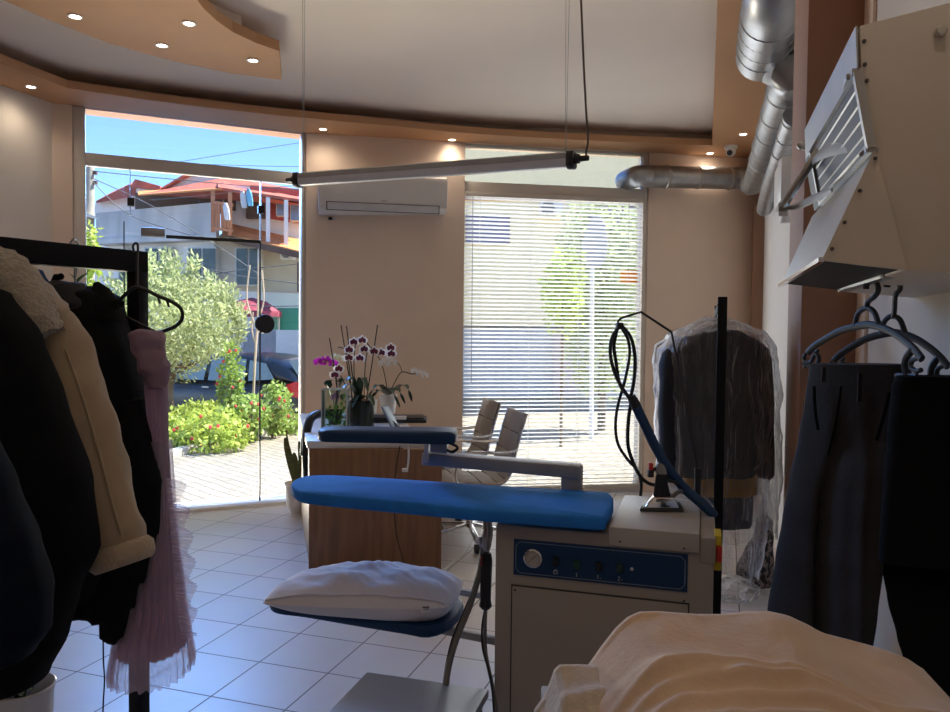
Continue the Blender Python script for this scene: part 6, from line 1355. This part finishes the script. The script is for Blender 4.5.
cr.color_ramp.elements[0].color = (0, 0, 0, 1); cr.color_ramp.elements[1].color = (.5, .5, .5, 1); L.new(nn.outputs['Fac'], cr.inputs['Fac'])
mx = N.new('ShaderNodeMix'); mx.data_type = 'RGBA'; mx.inputs['B'].default_value = (5, 5, 5, 1); L.new(cr.outputs['Color'], mx.inputs['Factor']); L.new(sky.outputs['Color'], mx.inputs['A'])
mt = N.new('ShaderNodeMix'); mt.data_type = 'RGBA'; mt.blend_type = 'MULTIPLY'; mt.inputs['Factor'].default_value = 1; mt.inputs['B'].default_value = (.385, .475, .68, 1)
L.new(mx.outputs['Result'], mt.inputs['A']); L.new(mt.outputs['Result'], bg.inputs['Color']); L.new(bg.outputs['Background'], out.inputs['Surface'])
def light(name, kind, loc, energy, col=(1, 1, 1), **k):
    d = bpy.data.lights.new(name, kind); d.energy = energy; d.color = col
    for a, b in k.items(): setattr(d, a, b)
    o = bpy.data.objects.new(name, d); COL.objects.link(o); o.location = loc; return o
so_ = light('sun', 'SUN', (0, 0, 20), SUN_STR, (1, .95, .86), angle=.01); so_.rotation_euler = SUN.to_track_quat('Z', 'Y').to_euler()
for p, e in DL:
    light('downlight_lamp', 'SPOT', p + V((0, 0, -.03)), DL_W * e, (1, .86, .7), spot_size=math.radians(150), spot_blend=1.0, shadow_soft_size=.05)
# unseen downlights added behind the photographer for ambient light
for x, y in ((-4.3, .8), (-4.3, -1.0), (-1.0, -1.7), (-3.0, -1.7), (.28, .9), (.28, -1.0), (-1.6, .2), (-2.6, -.6)):
    z = ZS if abs(x) > 3.9 or x > 0 or y < -1.6 else ZC
    p = V((x, y, z)); t = thing('downlight', 'added unseen downlight behind the photographer', 'downlight', p, 'added downlights behind the photographer')
    MB().lathe([(.047, 0), (.047, -.006), (.036, -.008), (.034, -.001)], p, 20, caps=False).build('ring', M_ring, t); MB().lathe([(.001, -.002), (.034, -.002), (.034, -.0005), (.001, -.0005)], p, 20).build('lens', M_lamp, t)
    light('downlight_lamp', 'SPOT', p + V((0, 0, -.03)), DL_W * BACK, (1, .86, .7), spot_size=math.radians(150), spot_blend=1.0, shadow_soft_size=.05)
# added fill lamps at the two shop windows: cool for sky, warm for paving bounce
def window_fill(a, b, n, e, col, tilt, off, z0=.15, z1=2.95):
    c = (a + b) / 2 + n * off + V((0, 0, (z0 + z1) / 2)); d = (-n * math.cos(tilt) + V((0, 0, math.sin(tilt)))).normalized()
    o = light('window_fill', 'AREA', c, e, col, shape='RECTANGLE', size=(b - a).length - .2, size_y=z1 - z0)
    o.rotation_euler = d.to_track_quat('-Z', 'Y').to_euler()
window_fill(W1a, W1b, N1, WL[0], (.18, .42, 1), -.6, 2.4, 2.7, 4.1); window_fill(W1a, W1b, N1, WL[1], (1, .88, .72), 1.5, 1.35, -.86, .98)
window_fill(W2a, W2b, N3, WL[2], (.6, .76, 1), 0, .075, .2, 2.6); window_fill(W2a, W2b, N3, WL[3], (1, .9, .76), 0, .07, .2, 2.6)
vs = S.view_settings; vs.view_transform = 'Standard'; vs.look = 'None'; vs.gamma = 1.0; vs.use_curve_mapping = False; vs.exposure = EXPO
S.display_settings.display_device = 'sRGB'
S.cycles.max_bounces = 12; S.cycles.diffuse_bounces = 6; S.cycles.transparent_max_bounces = 24; S.cycles.sample_clamp_indirect = 6
S.cycles.use_denoising = True
